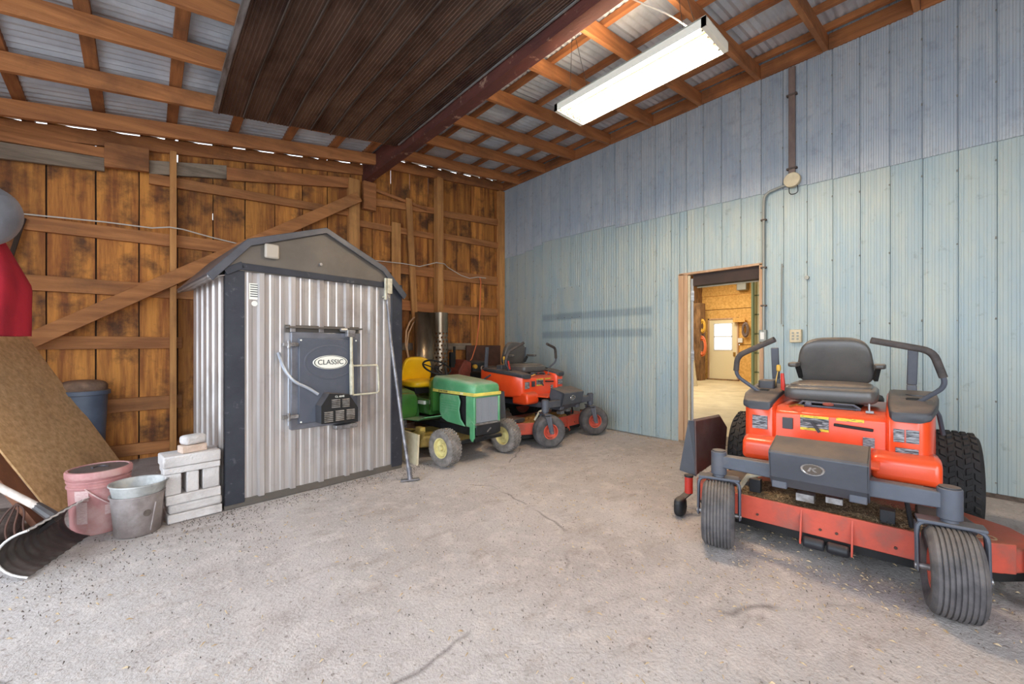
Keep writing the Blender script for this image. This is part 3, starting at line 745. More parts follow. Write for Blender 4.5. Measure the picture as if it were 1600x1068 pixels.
for _ in range(500): sp.append((random.uniform(-.8, .6), random.gauss(3.15, .25)))
for _ in range(400): sp.append((random.gauss(2.9, .4), random.gauss(.5, .5)))
tag(debris('floor_chips', 'dark_chip', sp, (.0015, .005)), 'dark bark chips and grit lying on the floor, thickest before the furnace', 'grit')

# ================================================================== NEIGHBOURING WORKSHOP
ws = empty('trim_1', (14.9, 5.8, 0), kind='structure')
g = G()
FX = 14.9
# far wall of boarding with a real opening for the door
for (a, b, z0, z1) in ((-3, 5.30, 0, 1.22), (-3, 5.30, 1.24, 2.44), (6.30, 8.0, 0, 2.44), (5.30, 6.30, 2.14, 2.44), (-3, 4.9, 2.46, 3.68), (4.92, 8, 2.46, 3.68), (-3, 8, 3.70, 4.3)):
    G().box(0, .02, a-5.8, b-5.8, z0, z1).obj('osb_panel', 'osb_bright', ws, smooth=0, bevel=.002)
G().box(-.03, .0, -8, 2.2, 2.93, 3.10).obj('ledger_board', 'osb_bright', ws, bevel=.003)
G().box(5.03, 15.2, -1.5, 7.4, -.02, .012).obj('floor_workshop', 'workshop_floor', kind='structure')
G().box(5.03, 15.2, -1.5, 7.4, 4.2, 4.25).obj('ceiling_workshop', 'cream_panel', kind='structure')
G().box(5.03, 14.9, 6.52, 6.56, 0, 4.2).obj('wall_workshop_left', 'rough_wood', kind='structure')
G().box(5.03, 14.9, -1.5, -1.45, 0, 4.2).obj('wall_workshop_right', 'cream_panel', kind='structure')
G().box(11.9, 11.95, 2.0, 3.88, 0, 3.6).obj('wall_partition', 'cream_panel', kind='structure')
g = G()
for z in (.5, 1.0, 1.5, 2.0, 2.5, 3.0): g.box(11.88, 11.9, 2.0, 3.88, z-.015, z+.015)
g.obj('trim_2', 'green_pipe', kind='structure')
G().cyl((11.8, 3.86, 0), (11.8, 3.86, 3.5), .04, 12).obj('downpipe', 'green_pipe'); tag(bpy.data.objects['downpipe'], 'tall grey-green pipe standing in the workshop seen through the doorway', 'pipe')
G().box(14.93, 14.97, -3, 5.29, 0, 4.3).box(14.93, 14.97, 6.31, 8, 0, 4.3).box(14.93, 14.97, 5.29, 6.31, 2.12, 4.3).obj('wall_workshop_backing', 'rough_wood', kind='structure', smooth=0)  # unseen backing added behind the boarding to block sky light at its joints
# entrance door with a two-pane window
fd = empty('door_2', (FX-.01, 5.80, 0), kind='structure')
G().box(-.05, .02, -.50, -.455, 0, 2.14).box(-.05, .02, .455, .50, 0, 2.14).box(-.05, .02, -.5, .5, 2.10, 2.14).obj('door_frame', 'jamb_wood', fd)
G().box(-.02, .02, -.455, -.29, .02, 2.10).box(-.02, .02, .29, .455, .02, 2.10).box(-.02, .02, -.29, .29, .02, 1.06).box(-.02, .02, -.29, .29, 1.95, 2.10).obj('door_leaf', 'cream_door', fd)
G().box(-.03, -.015, -.30, .30, 1.49, 1.53).box(-.03, -.015, -.31, -.28, 1.05, 1.96).box(-.03, -.015, .28, .31, 1.05, 1.96).box(-.03, -.015, -.31, .31, 1.03, 1.065).box(-.03, -.015, -.31, .31, 1.945, 1.975).obj('window_frame', 'white_paint', fd)
for (za, zb) in ((1.06, 1.49), (1.53, 1.95)): G().box(0, .004, -.28, .28, za, zb).obj('pane', 'pane_glass', fd)
G().box(-.07, -.02, -.41, -.34, .84, .98).obj('door_handle', 'brass', fd, bevel=.01)
G().box(-.08, .0, -.52, .52, 0, .05).obj('sill', 'rough_wood', fd)
# a column, shelf, hoses, boxes
o = G().box(14.05, 14.45, 6.22, 6.5, 0, 2.65).obj('timber_column', 'rough_wood'); tag(o, 'rough timber column left of the far door in the workshop', 'post')
o = G().box(13.1, 13.7, 6.18, 6.5, .62, .72).box(13.15, 13.25, 6.22, 6.35, 0, .62).box(13.5, 13.6, 6.22, 6.35, 0, .62).obj('small_bench', 'rough_wood'); tag(o, 'small rough wooden bench against the workshop wall left of the far door', 'bench')
def coil(name, c, r, m, n, label, cat='hose', tr=.012, fl=.28):
    pts = []
    for i in range(n*20+1):
        a = 2*PI*i/20; k = (.62+.38*((i*.61803) % 1.0))*(1+.05*math.sin(i*.37)) if i % 20 == 0 or i == 0 else k
        pts.append((c[0]+.02*math.sin(i*.5), c[1]+r*math.cos(a)*k*.6, c[2]+r*1.5*math.sin(a)*k+fl*0))
    o = G().tube(pts, tr, 6).obj(name, m); tag(o, label, cat)
coil('extension_cord', (14.13, 6.19, 1.18), .24, 'cord_orange', 6, 'orange coiled cord hanging left of the far workshop door', 'cord', .022)
coil('coiled_hose', (14.16, 6.19, 1.86), .16, 'knob_yellow', 5, 'yellow coiled hose hanging above the orange cord in the workshop', 'hose', .026)
coil('coiled_cable', (14.75, 5.05, 1.72), .17, 'brown_pvc', 5, 'dark coiled cable hanging right of the far workshop door', 'cable', .025)
o = G().box(14.62, 14.88, 4.98, 5.28, 3.02, 3.34).obj('fuse_box', 'conduit_grey', bevel=.02); tag(o, 'grey metal box high on the workshop wall seen through the doorway', 'box')
o = G().box(14.80, 14.88, 5.16, 5.30, 1.30, 1.45).obj('switch_plate', 'white_paint'); tag(o, 'small white switch beside the far workshop door', 'switch')
o = G().box(14.70, 14.88, 5.05, 5.42, 1.98, 2.04).box(14.70, 14.74, 5.05, 5.42, 2.04, 2.12).obj('wall_shelf', 'osb_bright'); tag(o, 'narrow wooden shelf on the workshop wall right of the far door', 'shelf')
o = G().box(0, .03, 0, .45, 0, .95).obj('plywood_sheet', 'cream_cover', loc=(12.0, 5.40, .012), rot=(-.12, 0, 0)); tag(o, 'pale panel standing inside the doorway behind the open door leaf', 'panel')

# ================================================================== CEILING LAMP
LZ = 3.11; LX0, LX1, LY0, LY1 = 2.53, 2.87, 1.085, 2.32
lamp = empty('fluorescent_fixture', ((LX0+LX1)/2, (LY0+LY1)/2, LZ), label='white four-tube fluorescent fixture hung on wires below the rafters', cat='ceiling light')
hw = (LX1-LX0)/2; hl = (LY1-LY0)/2
hs = G()
for (a, b) in ((-hw, -hw*.84), (-hw*.55, -hw*.30), (-hw*.06, hw*.06), (hw*.30, hw*.55), (hw*.84, hw)): hs.box(a, b, -hl, hl, .055, .062)
hs.ring([[(-hw, -hl, .0), (-hw+.004, -hl, .0), (-hw+.004, hl, .0), (-hw, hl, .0)], [(-hw, -hl, .06), (-hw+.004, -hl, .06), (-hw+.004, hl, .06), (-hw, hl, .06)]])
hs.box(hw-.004, hw, -hl, hl, 0, .06).box(-hw, hw, -hl, -hl+.03, 0, .06).box(-hw, hw, hl-.03, hl, 0, .06)
hs.obj('housing', 'fixture_white', lamp, smooth=0)
for i in range(4):
    x = -hw+.045+i*(2*hw-.09)/3
    G().cyl((x, -hl+.045, .022), (x, hl-.045, .022), .0135, 12).obj('tube', 'tube_glow', lamp)
    G().cyl((x, -hl+.028, .022), (x, -hl+.048, .022), .015, 10).cyl((x, hl-.048, .022), (x, hl-.028, .022), .015, 10).obj('lamp_holder', 'bright_trim', lamp)
for i in range(3):
    x = -hw+.045+(i+.5)*(2*hw-.09)/3
    G().prism([(x-.03, .055), (x, .02), (x+.03, .055)], -hl+.03, hl-.03, 'xz').obj('reflector_ridge', 'reflector_gold', lamp, smooth=0)
for y, yy in ((-hl+.15, -hl+.3), (hl-.15, hl-.05)):
    G().tube([(-hw+.02, y, .06), (-.0, yy, .78)], .002, 5).tube([(hw-.02, y, .06), (0, yy, .78)], .002, 5).obj('hanging_wire', 'near_black', lamp)
G().tube(fillet([(0, -hl+.1, .065), (-.2, -hl+.2, .16), (-.28, -.1, .45), (-.24, .1, .70)], .1), .005, 6).obj('power_cord', 'white_wire', lamp)

# ================================================================== OUTDOOR FURNACE
FN = empty('wood_furnace', (.42, 3.57, 0), math.radians(5.03), label='large corrugated steel wood furnace with grey gambrel roof and round-cornered fire door', cat='furnace')
FW, FD, FH = 1.4365, 1.10, 1.76
def F(g, name, m, parent=None, **k): return g.obj(name, m, parent or FN, **k)
F(G().box(.02, FW-.02, .02, FD-.02, .02, FH), 'inner_shell', 'furnace_gable', smooth=0)
F(G().box(0, FW, -.012, .012, 0, .055).box(0, .02, 0, FD, 0, .05).box(FW-.02, FW, 0, FD, 0, .05), 'base_rail', 'furnace_gable', smooth=0, bevel=.003)
# corner posts
for (a, b) in ((0, .125), (FW-.115, FW)):
    F(G().box(a, b, -.018, .01, .03, FH).box(a if a == 0 else b-.01, a+.01 if a == 0 else b, -.018, .055, .03, FH), 'corner_post', 'furnace_trim', smooth=0, bevel=.004)
F(G().box(.005, .05, FD-.02, FD, 0, FH).box(FW-.05, FW-.005, FD-.02, FD, 0, FH), 'rear_post', 'furnace_trim', smooth=0)
# front cladding: box ribs
def ribbed(w, z0, z1, majors, minors, d=.022, dm=.0035):
    items = [(c, .016, .028, d) for c in majors]+[(c, .010, .020, dm) for c in minors]
    items.sort(); pr = [(0, 0)]
    for (c, hi, lo, dd) in items: pr += [(c-lo, 0), (c-hi, -dd), (c+hi, -dd), (c+lo, 0)]
    pr.append((w, 0)); g = G(); n = len(pr)
    for z in (z0, z1): g.v += [Vector((x, y, z)) for (x, y) in pr]
    for i in range(n-1): g.f.append([i, i+1, i+1+n, i+n])
    return g
maj = [.235, .455, .675, .895, 1.118]; mi = []
for a in [.015]+maj: mi += [a+.075, a+.145]
mi = [c for c in mi if .15 < c < 1.30]
F(ribbed(FW-.01, .05, FH-.02, maj, mi), 'front_cladding', 'galvanised', smooth=15, loc=(.0, -.002, 0))
majs = [.12, .32, .52, .72, .92]; mis = [a+.066 for a in majs]+[a+.132 for a in majs]+[.055]
g = ribbed(FD, .04, FH-.05, majs, mis, d=.012); g.v = [Vector((v.y, v.x, v.z)) for v in g.v]
F(g, 'side_cladding', 'galvanised', smooth=15, loc=(.0, 0, 0))
g = ribbed(FD, .04, FH-.05, majs, mis, d=.012); g.v = [Vector((FW-v.y, v.x, v.z)) for v in g.v]
F(g, 'side_cladding', 'galvanised', smooth=15)
g = ribbed(FW, .04, FH-.02, maj, mi); g.v = [Vector((v.x, FD-v.y, v.z)) for v in g.v]
F(g, 'rear_cladding', 'galvanised', smooth=15)
# gable and gambrel roof
PK = (.70, 2.155); KL = (.135, 1.955); KR = (1.235, 1.905); EL = (-.105, 1.675); ER = (1.46, 1.668)
F(G().prism([(0, 1.72), (.0, 1.80), (KL[0]+.01, KL[1]-.02), (PK[0], PK[1]-.02), (KR[0]-.01, KR[1]-.02), (FW, 1.72)], -.03, 0, 'xz'), 'gable', 'furnace_gable', smooth=0)
F(G().bar((.10, -.034, 1.752), (1.33, -.034, 1.738), .012, .05), 'gable_trim', 'furnace_trim', smooth=0, bevel=.003)
F(G().bar((.0, -.034, 1.70), (.11, -.034, 1.765), .012, .05), 'gable_trim', 'furnace_trim', smooth=0, bevel=.003)
path = [EL, KL, PK, KR, ER]
outer = [(EL[0]-.004, EL[1]+.0), KL, PK, KR, (ER[0]+.004, ER[1])]
inn = [(p[0]*.985+.7*.015, p[1]-.028) for p in outer]
roofpoly = outer+inn[::-1]
F(G().prism(outer+[(p[0], p[1]-.012) for p in outer][::-1], -.045, FD+.06, 'xz'), 'roof_panel', 'furnace_roof', smooth=0)
F(G().prism(outer+[(p[0]*.96+.7*.04, p[1]-.048) for p in outer][::-1], -.058, -.042, 'xz'), 'rake_trim', 'furnace_roof', smooth=0, bevel=.004)
F(G().box(EL[0], EL[0]+.02, -.04, FD+.06, EL[1]-.03, EL[1]).box(ER[0]-.02, ER[0], -.04, FD+.06, ER[1]-.03, ER[1]), 'eave_trim', 'bright_trim', smooth=0, bevel=.003)
F(G().box(.245, .345, -.062, -.03, 1.835, 1.945), 'gable_vent', 'vent_beige', bevel=.014, seg=3)
F(G().cyl((.66, -.03, 1.845), (.66, -.05, 1.845), .012, 10), 'gable_bolt', 'bright_trim')
st = F(G().box(.155, .222, -.0065, -.0035, 1.52, 1.64), 'rating_plate', 'sign_white')
g = G()
for i in range(6): g.box(.162, .216, -.0085, -.006, 1.54+i*.017, 1.546+i*.017)
F(g, 'plate_lines', 'sign_ink', parent=st)
F(G().lathe([(0, 0), (.02, 0), (.02, -.003), (0, -.003)], (.19, -.004, 1.49), (0, 1, 0), 20), 'round_sticker', 'sign_white')
F(G().ring([[(EL[0]+.004, y, EL[1]-.028), (.0, y, EL[1]+.0), (.0, y, EL[1]+.004), (EL[0]+.004, y, EL[1]-.022)] for y in (-.03, FD+.05)]), 'soffit', 'galvanised', smooth=0)
# fire door
dr = F(G().box(.425, .995, -.06, -.005, .515, 1.285), 'door_frame', 'frame_grey', bevel=.008)
F(G().box(.40, 1.0, -.085, -.01, 1.315, 1.328).box(.40, 1.0, -.015, -.008, 1.28, 1.34), 'drip_hood', 'furnace_gable', smooth=0)
dl = F(G().box(.475, .955, -.082, -.055, .56, 1.235), 'fire_door', 'furnace_door', bevel=.006)
F(G().lathe([(.18, 0), (.19, -.002), (.20, 0)], (0, 0, 0), (0, 1, 0), 48), 'embossed_ring', 'furnace_door', parent=dl, loc=(.72, -.083, 1.04)).scale = (1.05, 1, .72)
ov = F(G().lathe([(0, 0), (.14, 0), (.143, -.002), (.14, -.005), (0, -.005)], (0, 0, 0), (0, 1, 0), 56), 'oval_badge', 'sign_white', parent=dl, loc=(.722, -.083, 1.04)); ov.scale = (1, 1, .40)
F(G().lathe([(.126, 0), (.130, -.001), (.134, 0)], (0, 0, 0), (0, 1, 0), 48), 'badge_outline', 'sign_ink', parent=dl, loc=(.722, -.089, 1.04)).scale = (1, 1, .40)
text('CLASSIC', .057, 'sign_ink', dl, (.722, -.0895, 1.04), (PI/2, 0, 0), .001)
g = G()
for (x, z) in ((.49, 1.22), (.94, 1.22), (.49, .575), (.94, .575)): g.cyl((x, -.080, z), (x, -.087, z), .007, 8)
F(g, 'door_screw', 'sign_white', parent=dl)
# hinges and rod on the left
F(G().cyl((.40, -.085, .56), (.40, -.085, 1.22), .007, 10), 'hinge_rod', 'cable_grey')
for z in (1.185, .625): F(G().box(.36, .47, -.095, -.06, z-.014, z+.014).cyl((.40, -.085, z-.03), (.40, -.085, z+.03), .014, 10), 'hinge', 'bright_trim', bevel=.003)
F(G().tube(fillet([(.345, -.03, 1.12), (.36, -.10, 1.0), (.42, -.13, .90), (.52, -.13, .85), (.60, -.14, .79)], .08, 5), .012, 10), 'armoured_cable', 'cable_grey')
# latch handle
F(G().tube([(.888, -.105, 1.30), (.892, -.105, .76)], .0125, 10).tube([(.888, -.108, 1.02), (.892, -.108, .76)], .018, 10), 'latch_bar', 'handle_white')
F(G().tube(fillet([(.90, -.11, 1.005), (1.12, -.13, 1.005), (1.13, -.13, .76), (.90, -.11, .755)], .025, 5), .008, 8), 'handle_loop', 'handle_white')
F(G().box(.85, .92, -.12, -.07, 1.25, 1.31).cyl((.80, -.09, 1.31), (.86, -.09, 1.31), .016, 10), 'latch_bracket', 'bright_trim', bevel=.004)
F(G().box(.76, .95, -.10, -.03, .475, .51), 'lower_latch', 'bright_trim', bevel=.005)
# blower box
px_ = [(.60, .56), (.90, .54), (.90, .66), (.825, .775), (.665, .795), (.60, .70)]
bl = F(G().prism(px_, -.20, -.082, 'xz'), 'blower_box', 'console_plastic', smooth=0, bevel=.005)
F(G().prism([(p[0]-.0, p[1]) for p in px_], -.203, -.199, 'xz'), 'blower_face', 'near_black', parent=bl)
for (cx, cz, w, n) in ((.655, .61, .07, 6), (.745, .612, .07, 6), (.835, .613, .07, 6), (.712, .712, .07, 5), (.795, .71, .062, 5)):
    g = G()
    for i in range(n):
        z = cz+(i-(n-1)/2)*.0145
        g.add([(cx-w/2, -.203, z+.004), (cx+w/2, -.203, z+.004), (cx+w/2, -.212, z-.005), (cx-w/2, -.212, z-.005)], [(0, 1, 2, 3)])
    F(g, 'louvre', 'bright_trim', parent=bl)
text('CL 6048', .022, 'sign_white', bl, (.745, -.2045, .765), (PI/2, 0, 0), .001)
# bracket high on the right corner
F(G().cyl((1.235, -.06, 1.60), (1.235, -.06, 1.80), .012, 10).box(1.25, 1.30, -.07, -.02, 1.66, 1.80).box(1.22, 1.28, -.06, -.02, 1.62, 1.635), 'hasp', 'handle_white', bevel=.003)

# long ice scraper leaning on the furnace corner
sc = empty('floor_scraper', (1.725, 3.275, 0), label='long steel-handled floor scraper leaning against the right front corner of the furnace', cat='scraper')
G().tube([(0, 0, .02), (-.015, .10, .4), (-.035, .30, 1.2), (-.052, .355, 1.66)], [.017, .015, .014, .013], 10).obj('pole', 'scraper_steel', sc)
G().bar((-.075, .03, .012), (.075, -.025, .012), .05, .012).obj('blade', 'scraper_steel', sc, bevel=.003)
G().tube([(0, 0, .01), (-.004, .02, .12)], .022, 10).obj('socket', 'scraper_steel', sc)

# ================================================================== CLUTTER ON THE LEFT
# paver stack
PB = (.11, 3.52); PA = math.radians(5.7)
def paver(x0, x1, y0, y1, z0, z1, label, m='paver', rz=0.0, bev=.006):
    cx, cy = (x0+x1)/2, (y0+y1)/2
    c, s = math.cos(PA), math.sin(PA)
    o = G().box(-(x1-x0)/2, (x1-x0)/2, -(y1-y0)/2, (y1-y0)/2, 0, z1-z0).obj('paver', m, loc=(PB[0]+c*cx-s*cy, PB[1]+s*cx+c*cy, z0), rot=(0, 0, PA+rz), bevel=bev)
    tag(o, label, 'paver', 'concrete pavers stacked beside the furnace'); return o
e = .0006
paver(.0, .30, 0, .20, 0, .058, 'lowest grey slab of the paver stack beside the furnace')
paver(.005, .302, .004, .2, .058+e, .122, 'second slab up in the paver stack, rounded upper edge', bev=.016)
paver(-.01, .292, 0, .2, .1225+e, .185, 'third slab up, carrying the upright blocks of the stack', rz=.02)
for i, (a, b, n) in enumerate(((-.012, .072, 'left'), (.100, .168, 'middle'), (.190, .286, 'right'))):
    paver(a, b, .005+.004*i, .19, .1857+e, .325, 'upright grey block standing %s in the paver stack' % {'left': 'leftmost', 'middle': 'in the middle gap', 'right': 'rightmost'}[n])
paver(-.02, .29, 0, .2, .3257+e, .368, 'thin slab lying directly on the upright blocks of the stack', rz=-.015)
paver(-.026, .292, -.004, .2, .3687+e, .445, 'thick top slab of the paver stack beside the furnace', rz=.01, bev=.01)
paver(.07, .215, .03, .12, .4457+e, .495, 'small tan brick on top of the paver stack', m='paver_tan', rz=.15)
paver(.08, .215, .035, .13, .4957+e, .56, 'small white-grey brick, topmost of the whole stack', rz=.3, bev=.02)

# nested metal buckets
def bucket(name, c, r0, r1, h, m, mi, label, z=0.0, seam=True):
    t = empty(name, (c[0], c[1], z), label=label, cat='bucket')
    G().lathe([(0.001, .004), (r0, .0), (r0+.003, .004), (r1, h-.006), (r1+.007, h-.004), (r1+.007, h+.004), (r1, h+.005), (r1-.006, h-.002), (r0-.004, .012), (.001, .012)], (0, 0, 0), n=36).obj('bucket_body', m, t, smooth=60)
    return t
BC = (-.035, 3.53)
b1 = bucket('metal_bucket', BC, .108, .130, .245, 'bucket_steel', None, 'brownish galvanised bucket on the floor left of the paver stack, holding a second bucket')
G().cyl((.06, -.115, .03), (.085, -.118, .20), .004, 6).obj('side_seam', 'bucket_steel', b1)
G().lathe([(0, 0), (.02, 0), (.02, .003), (0, .003)], (.045, -.117, .14), (.35, -1, .1), 16).obj('dark_patch', 'dark_chip', b1)
b2 = bucket('metal_bucket', BC, .095, .138, .20, 'bucket_inner', None, 'pale grey bucket nested inside the brownish bucket', z=.112)
b2.rotation_euler = (0, math.radians(1.5), 0)
# pink pail with lid
PC = (-.22, 3.76)
pl = empty('plastic_pail', (PC[0], PC[1], 0), label='dusty pink plastic pail with dark lid behind the metal buckets', cat='pail')
G().lathe([(.001, 0), (.128, 0), (.132, .01), (.145, .29), (.152, .292), (.152, .305), (.146, .307), (.147, .325), (.153, .327), (.153, .338), (.147, .34), (.148, .37), (.001, .37)], (0, 0, 0), n=40).obj('pail_body', 'pail_pink', pl, smooth=40)
ld = G().lathe([(.158, .352), (.159, .384), (.154, .392), (.142, .394), (.138, .382), (.001, .384)], (0, 0, 0), n=40).obj('lid', 'pail_pink', pl, smooth=40)
G().lathe([(.139, .3835), (.139, .388), (.001, .389)], (0, 0, 0), n=40).obj('lid_top', 'lid_black', ld, smooth=40)
G().tube([(.035*math.cos(a), .035*math.sin(a)*1, .392) for a in [i*PI/8 for i in range(9)]], .007, 8).obj('lid_spout', 'lid_black', ld)
G().tube([(.155*math.cos(a), .155*math.sin(a), .30-.17*math.sin((a+PI*.62)*1.0)) for a in [-PI*.62+i*PI*.9/14 for i in range(15)]], .004, 6).obj('bail', 'pail_label', pl)
for (a0, a1, z0, z1) in ((-2.35, -1.85, .22, .285), (-2.3, -1.9, .08, .215), (-1.35, -1.1, .12, .18)):
    g = G(); n = 8
    for z in (z0, z1):
        r = .134+.012*z/.29+.0008
        g.v += [Vector(((r+.001)*math.cos(a0+(a1-a0)*i/n), (r+.001)*math.sin(a0+(a1-a0)*i/n), z)) for i in range(n+1)]
    for i in range(n): g.f.append([i, i+1, i+n+2, i+n+1])
    g.obj('pail_label', 'pail_label', pl)

# leaning OSB sheet and board
def lean(name, p0, p1, up, th, m, label, cat, bevel=.002):
    p0 = Vector(p0); p1 = Vector(p1); up = Vector(up); a = p1-p0; n = a.cross(up).normalized()*th
    g = G(); g.add([p0-p0, a, a+up, up, n, a+n, a+up+n, up+n], [(0, 1, 2, 3), (7, 6, 5, 4), (0, 4, 5, 1), (1, 5, 6, 2), (2, 6, 7, 3), (3, 7, 4, 0)])
    o = g.obj(name, m, loc=p0, smooth=0, bevel=bevel); tag(o, label, cat); return o
lean('osb_sheet', (-.477, 4.248, .004), (-.12, 5.27, .004), (-.665, .24, 1.284), -.012, 'osb', 'large tan strand board sheet leaning over the left corner', 'board')
lean('leaning_board', (-.50, 3.98, .004), (-.475, 4.20, .004), (-.52, .12, 1.02), -.03, 'red_board', 'reddish brown board leaning in front of the strand board sheet', 'board')
lean('leaning_board', (-.72, 3.86, .004), (-.66, 3.96, .004), (-.45, .16, .9), -.03, 'cream_cover', 'pale board end leaning at the left edge beside the reddish board', 'board')
# snow shovel
sh = empty('snow_shovel', (-.36, 3.40, 0), label='black ribbed snow pusher shovel with pale wooden handle lying in the left corner', cat='shovel')
A0 = Vector((-.08, -.235, .0)); A1 = Vector((.10, .215, .0))
ax = (A1-A0).normalized(); nrm = Vector((-ax.y, ax.x, 0))     # away from the camera side
g = G(); nb, nc = 40, 12
prof = []
for j in range(nc+1):
    t = j/nc; a = math.radians(-72+144*t)
    prof.append((.17*(math.cos(a)-math.cos(math.radians(72))), .118+.118*math.sin(a)/math.sin(math.radians(72))))
for i in range(nb+1):
    s = i/nb; p = A0.lerp(A1, s)
    for (d, z) in prof:
        rib = .004*math.sin(s*2*PI*9)
        g.v.append(p+nrm*(d+rib)+Vector((0, 0, z+.01)))
for i in range(nb):
    for j in range(nc):
        a = i*(nc+1)+j; g.f.append([a, a+1, a+nc+2, a+nc+1])
bl_ = g.obj('shovel_blade', 'shovel_black', sh, smooth=70)
md = bl_.modifiers.new('thick', 'SOLIDIFY'); md.thickness = .004
top = [g.v[i*(nc+1)+nc] for i in range(nb+1)]
end = [g.v[j]-ax*.002 for j in range(nc+1)]
G().tube(end[::-1][:1]+end[::-1][1:], .006, 6).tube(top, .005, 6).obj('blade_edge', 'shovel_edge', sh)
G().tube([(-.02, .05, .205), (-.10, .13, .27)], [.03, .023], 10).bar((-.01, .05, .20), (-.09, .08, .13), .06, .02).obj('socket', 'shovel_black', sh)
G().tube([(-.08, .11, .255), (-.44, .38, .52)], [.020, .018], 12).obj('handle', 'handle_wood', sh)
# garden fork tines and scrap behind the shovel
fk = empty('garden_fork', (-.62, 3.72, 0), label='rusty curved garden fork head behind the snow shovel', cat='fork')
for i in range(4):
    G().tube(fillet([(.0+.035*i, .0, .0), (-.03+.035*i, .03, .10), (.01+.025*i, .05, .20), (.05, .06, .24)], .06), .005, 6).obj('tine', 'rusty_steel', fk)
o = G().box(-.02, .02, -.3, .3, 0, .04).obj('scrap_lath', 'girt_wood', loc=(-.66, 3.62, .02), rot=(0, .2, .5)); tag(o, 'short scrap lath on the floor behind the shovel', 'lath')
o = G().sup((0, 0, .07), (.16, .2, .075), .6, .7).obj('dark_sack', 'dark_chip', loc=(-.74, 4.0, 0)); tag(o, 'dark slumped sack in the left corner behind the shovel handle', 'sack')
# grey bin
bn = empty('plastic_bin', (-.43, 5.52, 0), label='blue-grey plastic bin with brown bag on top behind the strand board', cat='bin')
G().lathe([(.001, 0), (.135, 0), (.165, .72), (.185, .725), (.185, .76), (.17, .765), (.16, .75), (.001, .74)], (0, 0, 0), n=32).obj('bin_body', 'bin_plastic', bn)
G().sup((0, 0, .79), (.165, .15, .07), .7, .8).obj('bag', 'bag_brown', bn)
# red cloth hanging and duct
cl = G(); n, m_ = 36, 16
for j in range(m_+1):
    t = j/m_; z = 1.86-.62*t
    for i in range(n):
        a = 2*PI*i/n; r = (.05+.10*min(1, t*2.2)+.015*math.sin(a*5+t*2)*min(1, t*2))
        cl.v.append(Vector((.0+r*math.cos(a)*1.0, r*1.5*math.sin(a), z-1.0)))
for j in range(m_):
    for i in range(n):
        a = j*n+i; b = j*n+(i+1) % n; cl.f.append([a, b, b+n, a+n])
cl.f.append(list(range(n)))
o = cl.obj('red_jacket', 'red_cloth', loc=(-.745, 4.30, 1.0), smooth=60); tag(o, 'crimson red cloth jacket hanging at the left edge above the strand board', 'jacket')
du = empty('metal_duct', (-.70, 4.0, 1.95), label='shiny round metal duct elbow at the left edge above the red cloth', cat='duct')
g = G(); prof = []
for i in range(15):
    a = PI/2*i/14; prof.append((.17*math.cos(a)*.35+.12 if False else .19*math.sqrt(max(0, 1-(i/14*.9)**2))+.0, .20*i/14-.1))
prof = [(.19, -.25)]
for i in range(9): prof += [(.19, -.22+i*.018), (.196, -.213+i*.018), (.19, -.206+i*.018)]
prof += [(.188, -.05), (.19, -.04), (.182, -.03), (.186, -.02), (.174, -.008), (.178, .002), (.16, .016), (.162, .024), (.13, .038), (.10, .048), (0.001, .056)]
g.lathe(prof, (0, 0, 0), (.62, -.35, -.28), 36); g.obj('duct_body', 'duct_steel', du, smooth=60)
# brown strap beside the duct
G().bar((-.82, WY-.07, 2.33), (-.90, WY-.07, 1.95), .02, .03).obj('wall_strap', 'dark_wood', wall_b)

# wires along the back wall
o = G().tube([(-1.0, WY-.06, 2.36), (-.885, WY-.06, 2.365), (-.3, WY-.065, 2.40), (.05, WY-.075, 2.405), (.19, WY-.17, 2.42), (.3, WY-.16, 2.42), (.55, WY-.065, 2.40), (.80, WY-.06, 2.37), (1.6, WY-.06, 2.36), (2.4, WY-.06, 2.40), (2.87, WY-.14, 2.40), (3.13, WY-.14, 2.39), (3.40, WY-.18, 2.48), (3.55, WY-.18, 2.48), (3.69, WY-.06, 2.46), (3.95, WY-.055, 2.36), (4.13, WY-.055, 2.33), (4.30, WY-.055, 2.37), (4.48, WY-.055, 2.37)], .007, 6).obj('wall_cable', 'white_wire'); tag(o, 'thin white cable strung along the upper girt of the wooden wall', 'cable')
o = G().tube([(4.33, 5.72, 2.36), (4.34, 5.70, 2.30), (4.30, 5.66, 1.95), (4.25, 5.62, 1.6), (4.17, 5.60, 1.2), (4.08, 5.60, .97), (3.95, 5.6, .82), (3.73, 5.6, .70), (3.5, 5.6, .62)], .009, 8).obj('extension_cord', 'cord_orange'); tag(o, 'pale orange extension cord hanging down the wooden wall behind the mowers', 'cord')
pts = [(3.09, 5.62, 1.62), (3.02, 5.6, 1.61), (2.93, 5.58, 1.53), (2.87, 5.57, 1.40), (2.86, 5.57, 1.2), (2.90, 5.57, 1.02), (2.98, 5.57, .92), (3.03, 5.57, .6)]
hz = empty('looped_hose', (2.9, 5.55, 0), label='pale yellow looped hose hanging behind the yellow tractor seat', cat='hose')
G().tube([(p[0]-2.9, p[1]-5.55, p[2]) for p in pts], .013, 8).obj('hose_run', 'hose_tan', hz)
G().tube([(p[0]-2.9+.03+.02*math.sin(i), p[1]-5.56, p[2]-.03*i/3) for i, p in enumerate(pts)], .010, 8).obj('hose_run', 'hose_tan', hz)

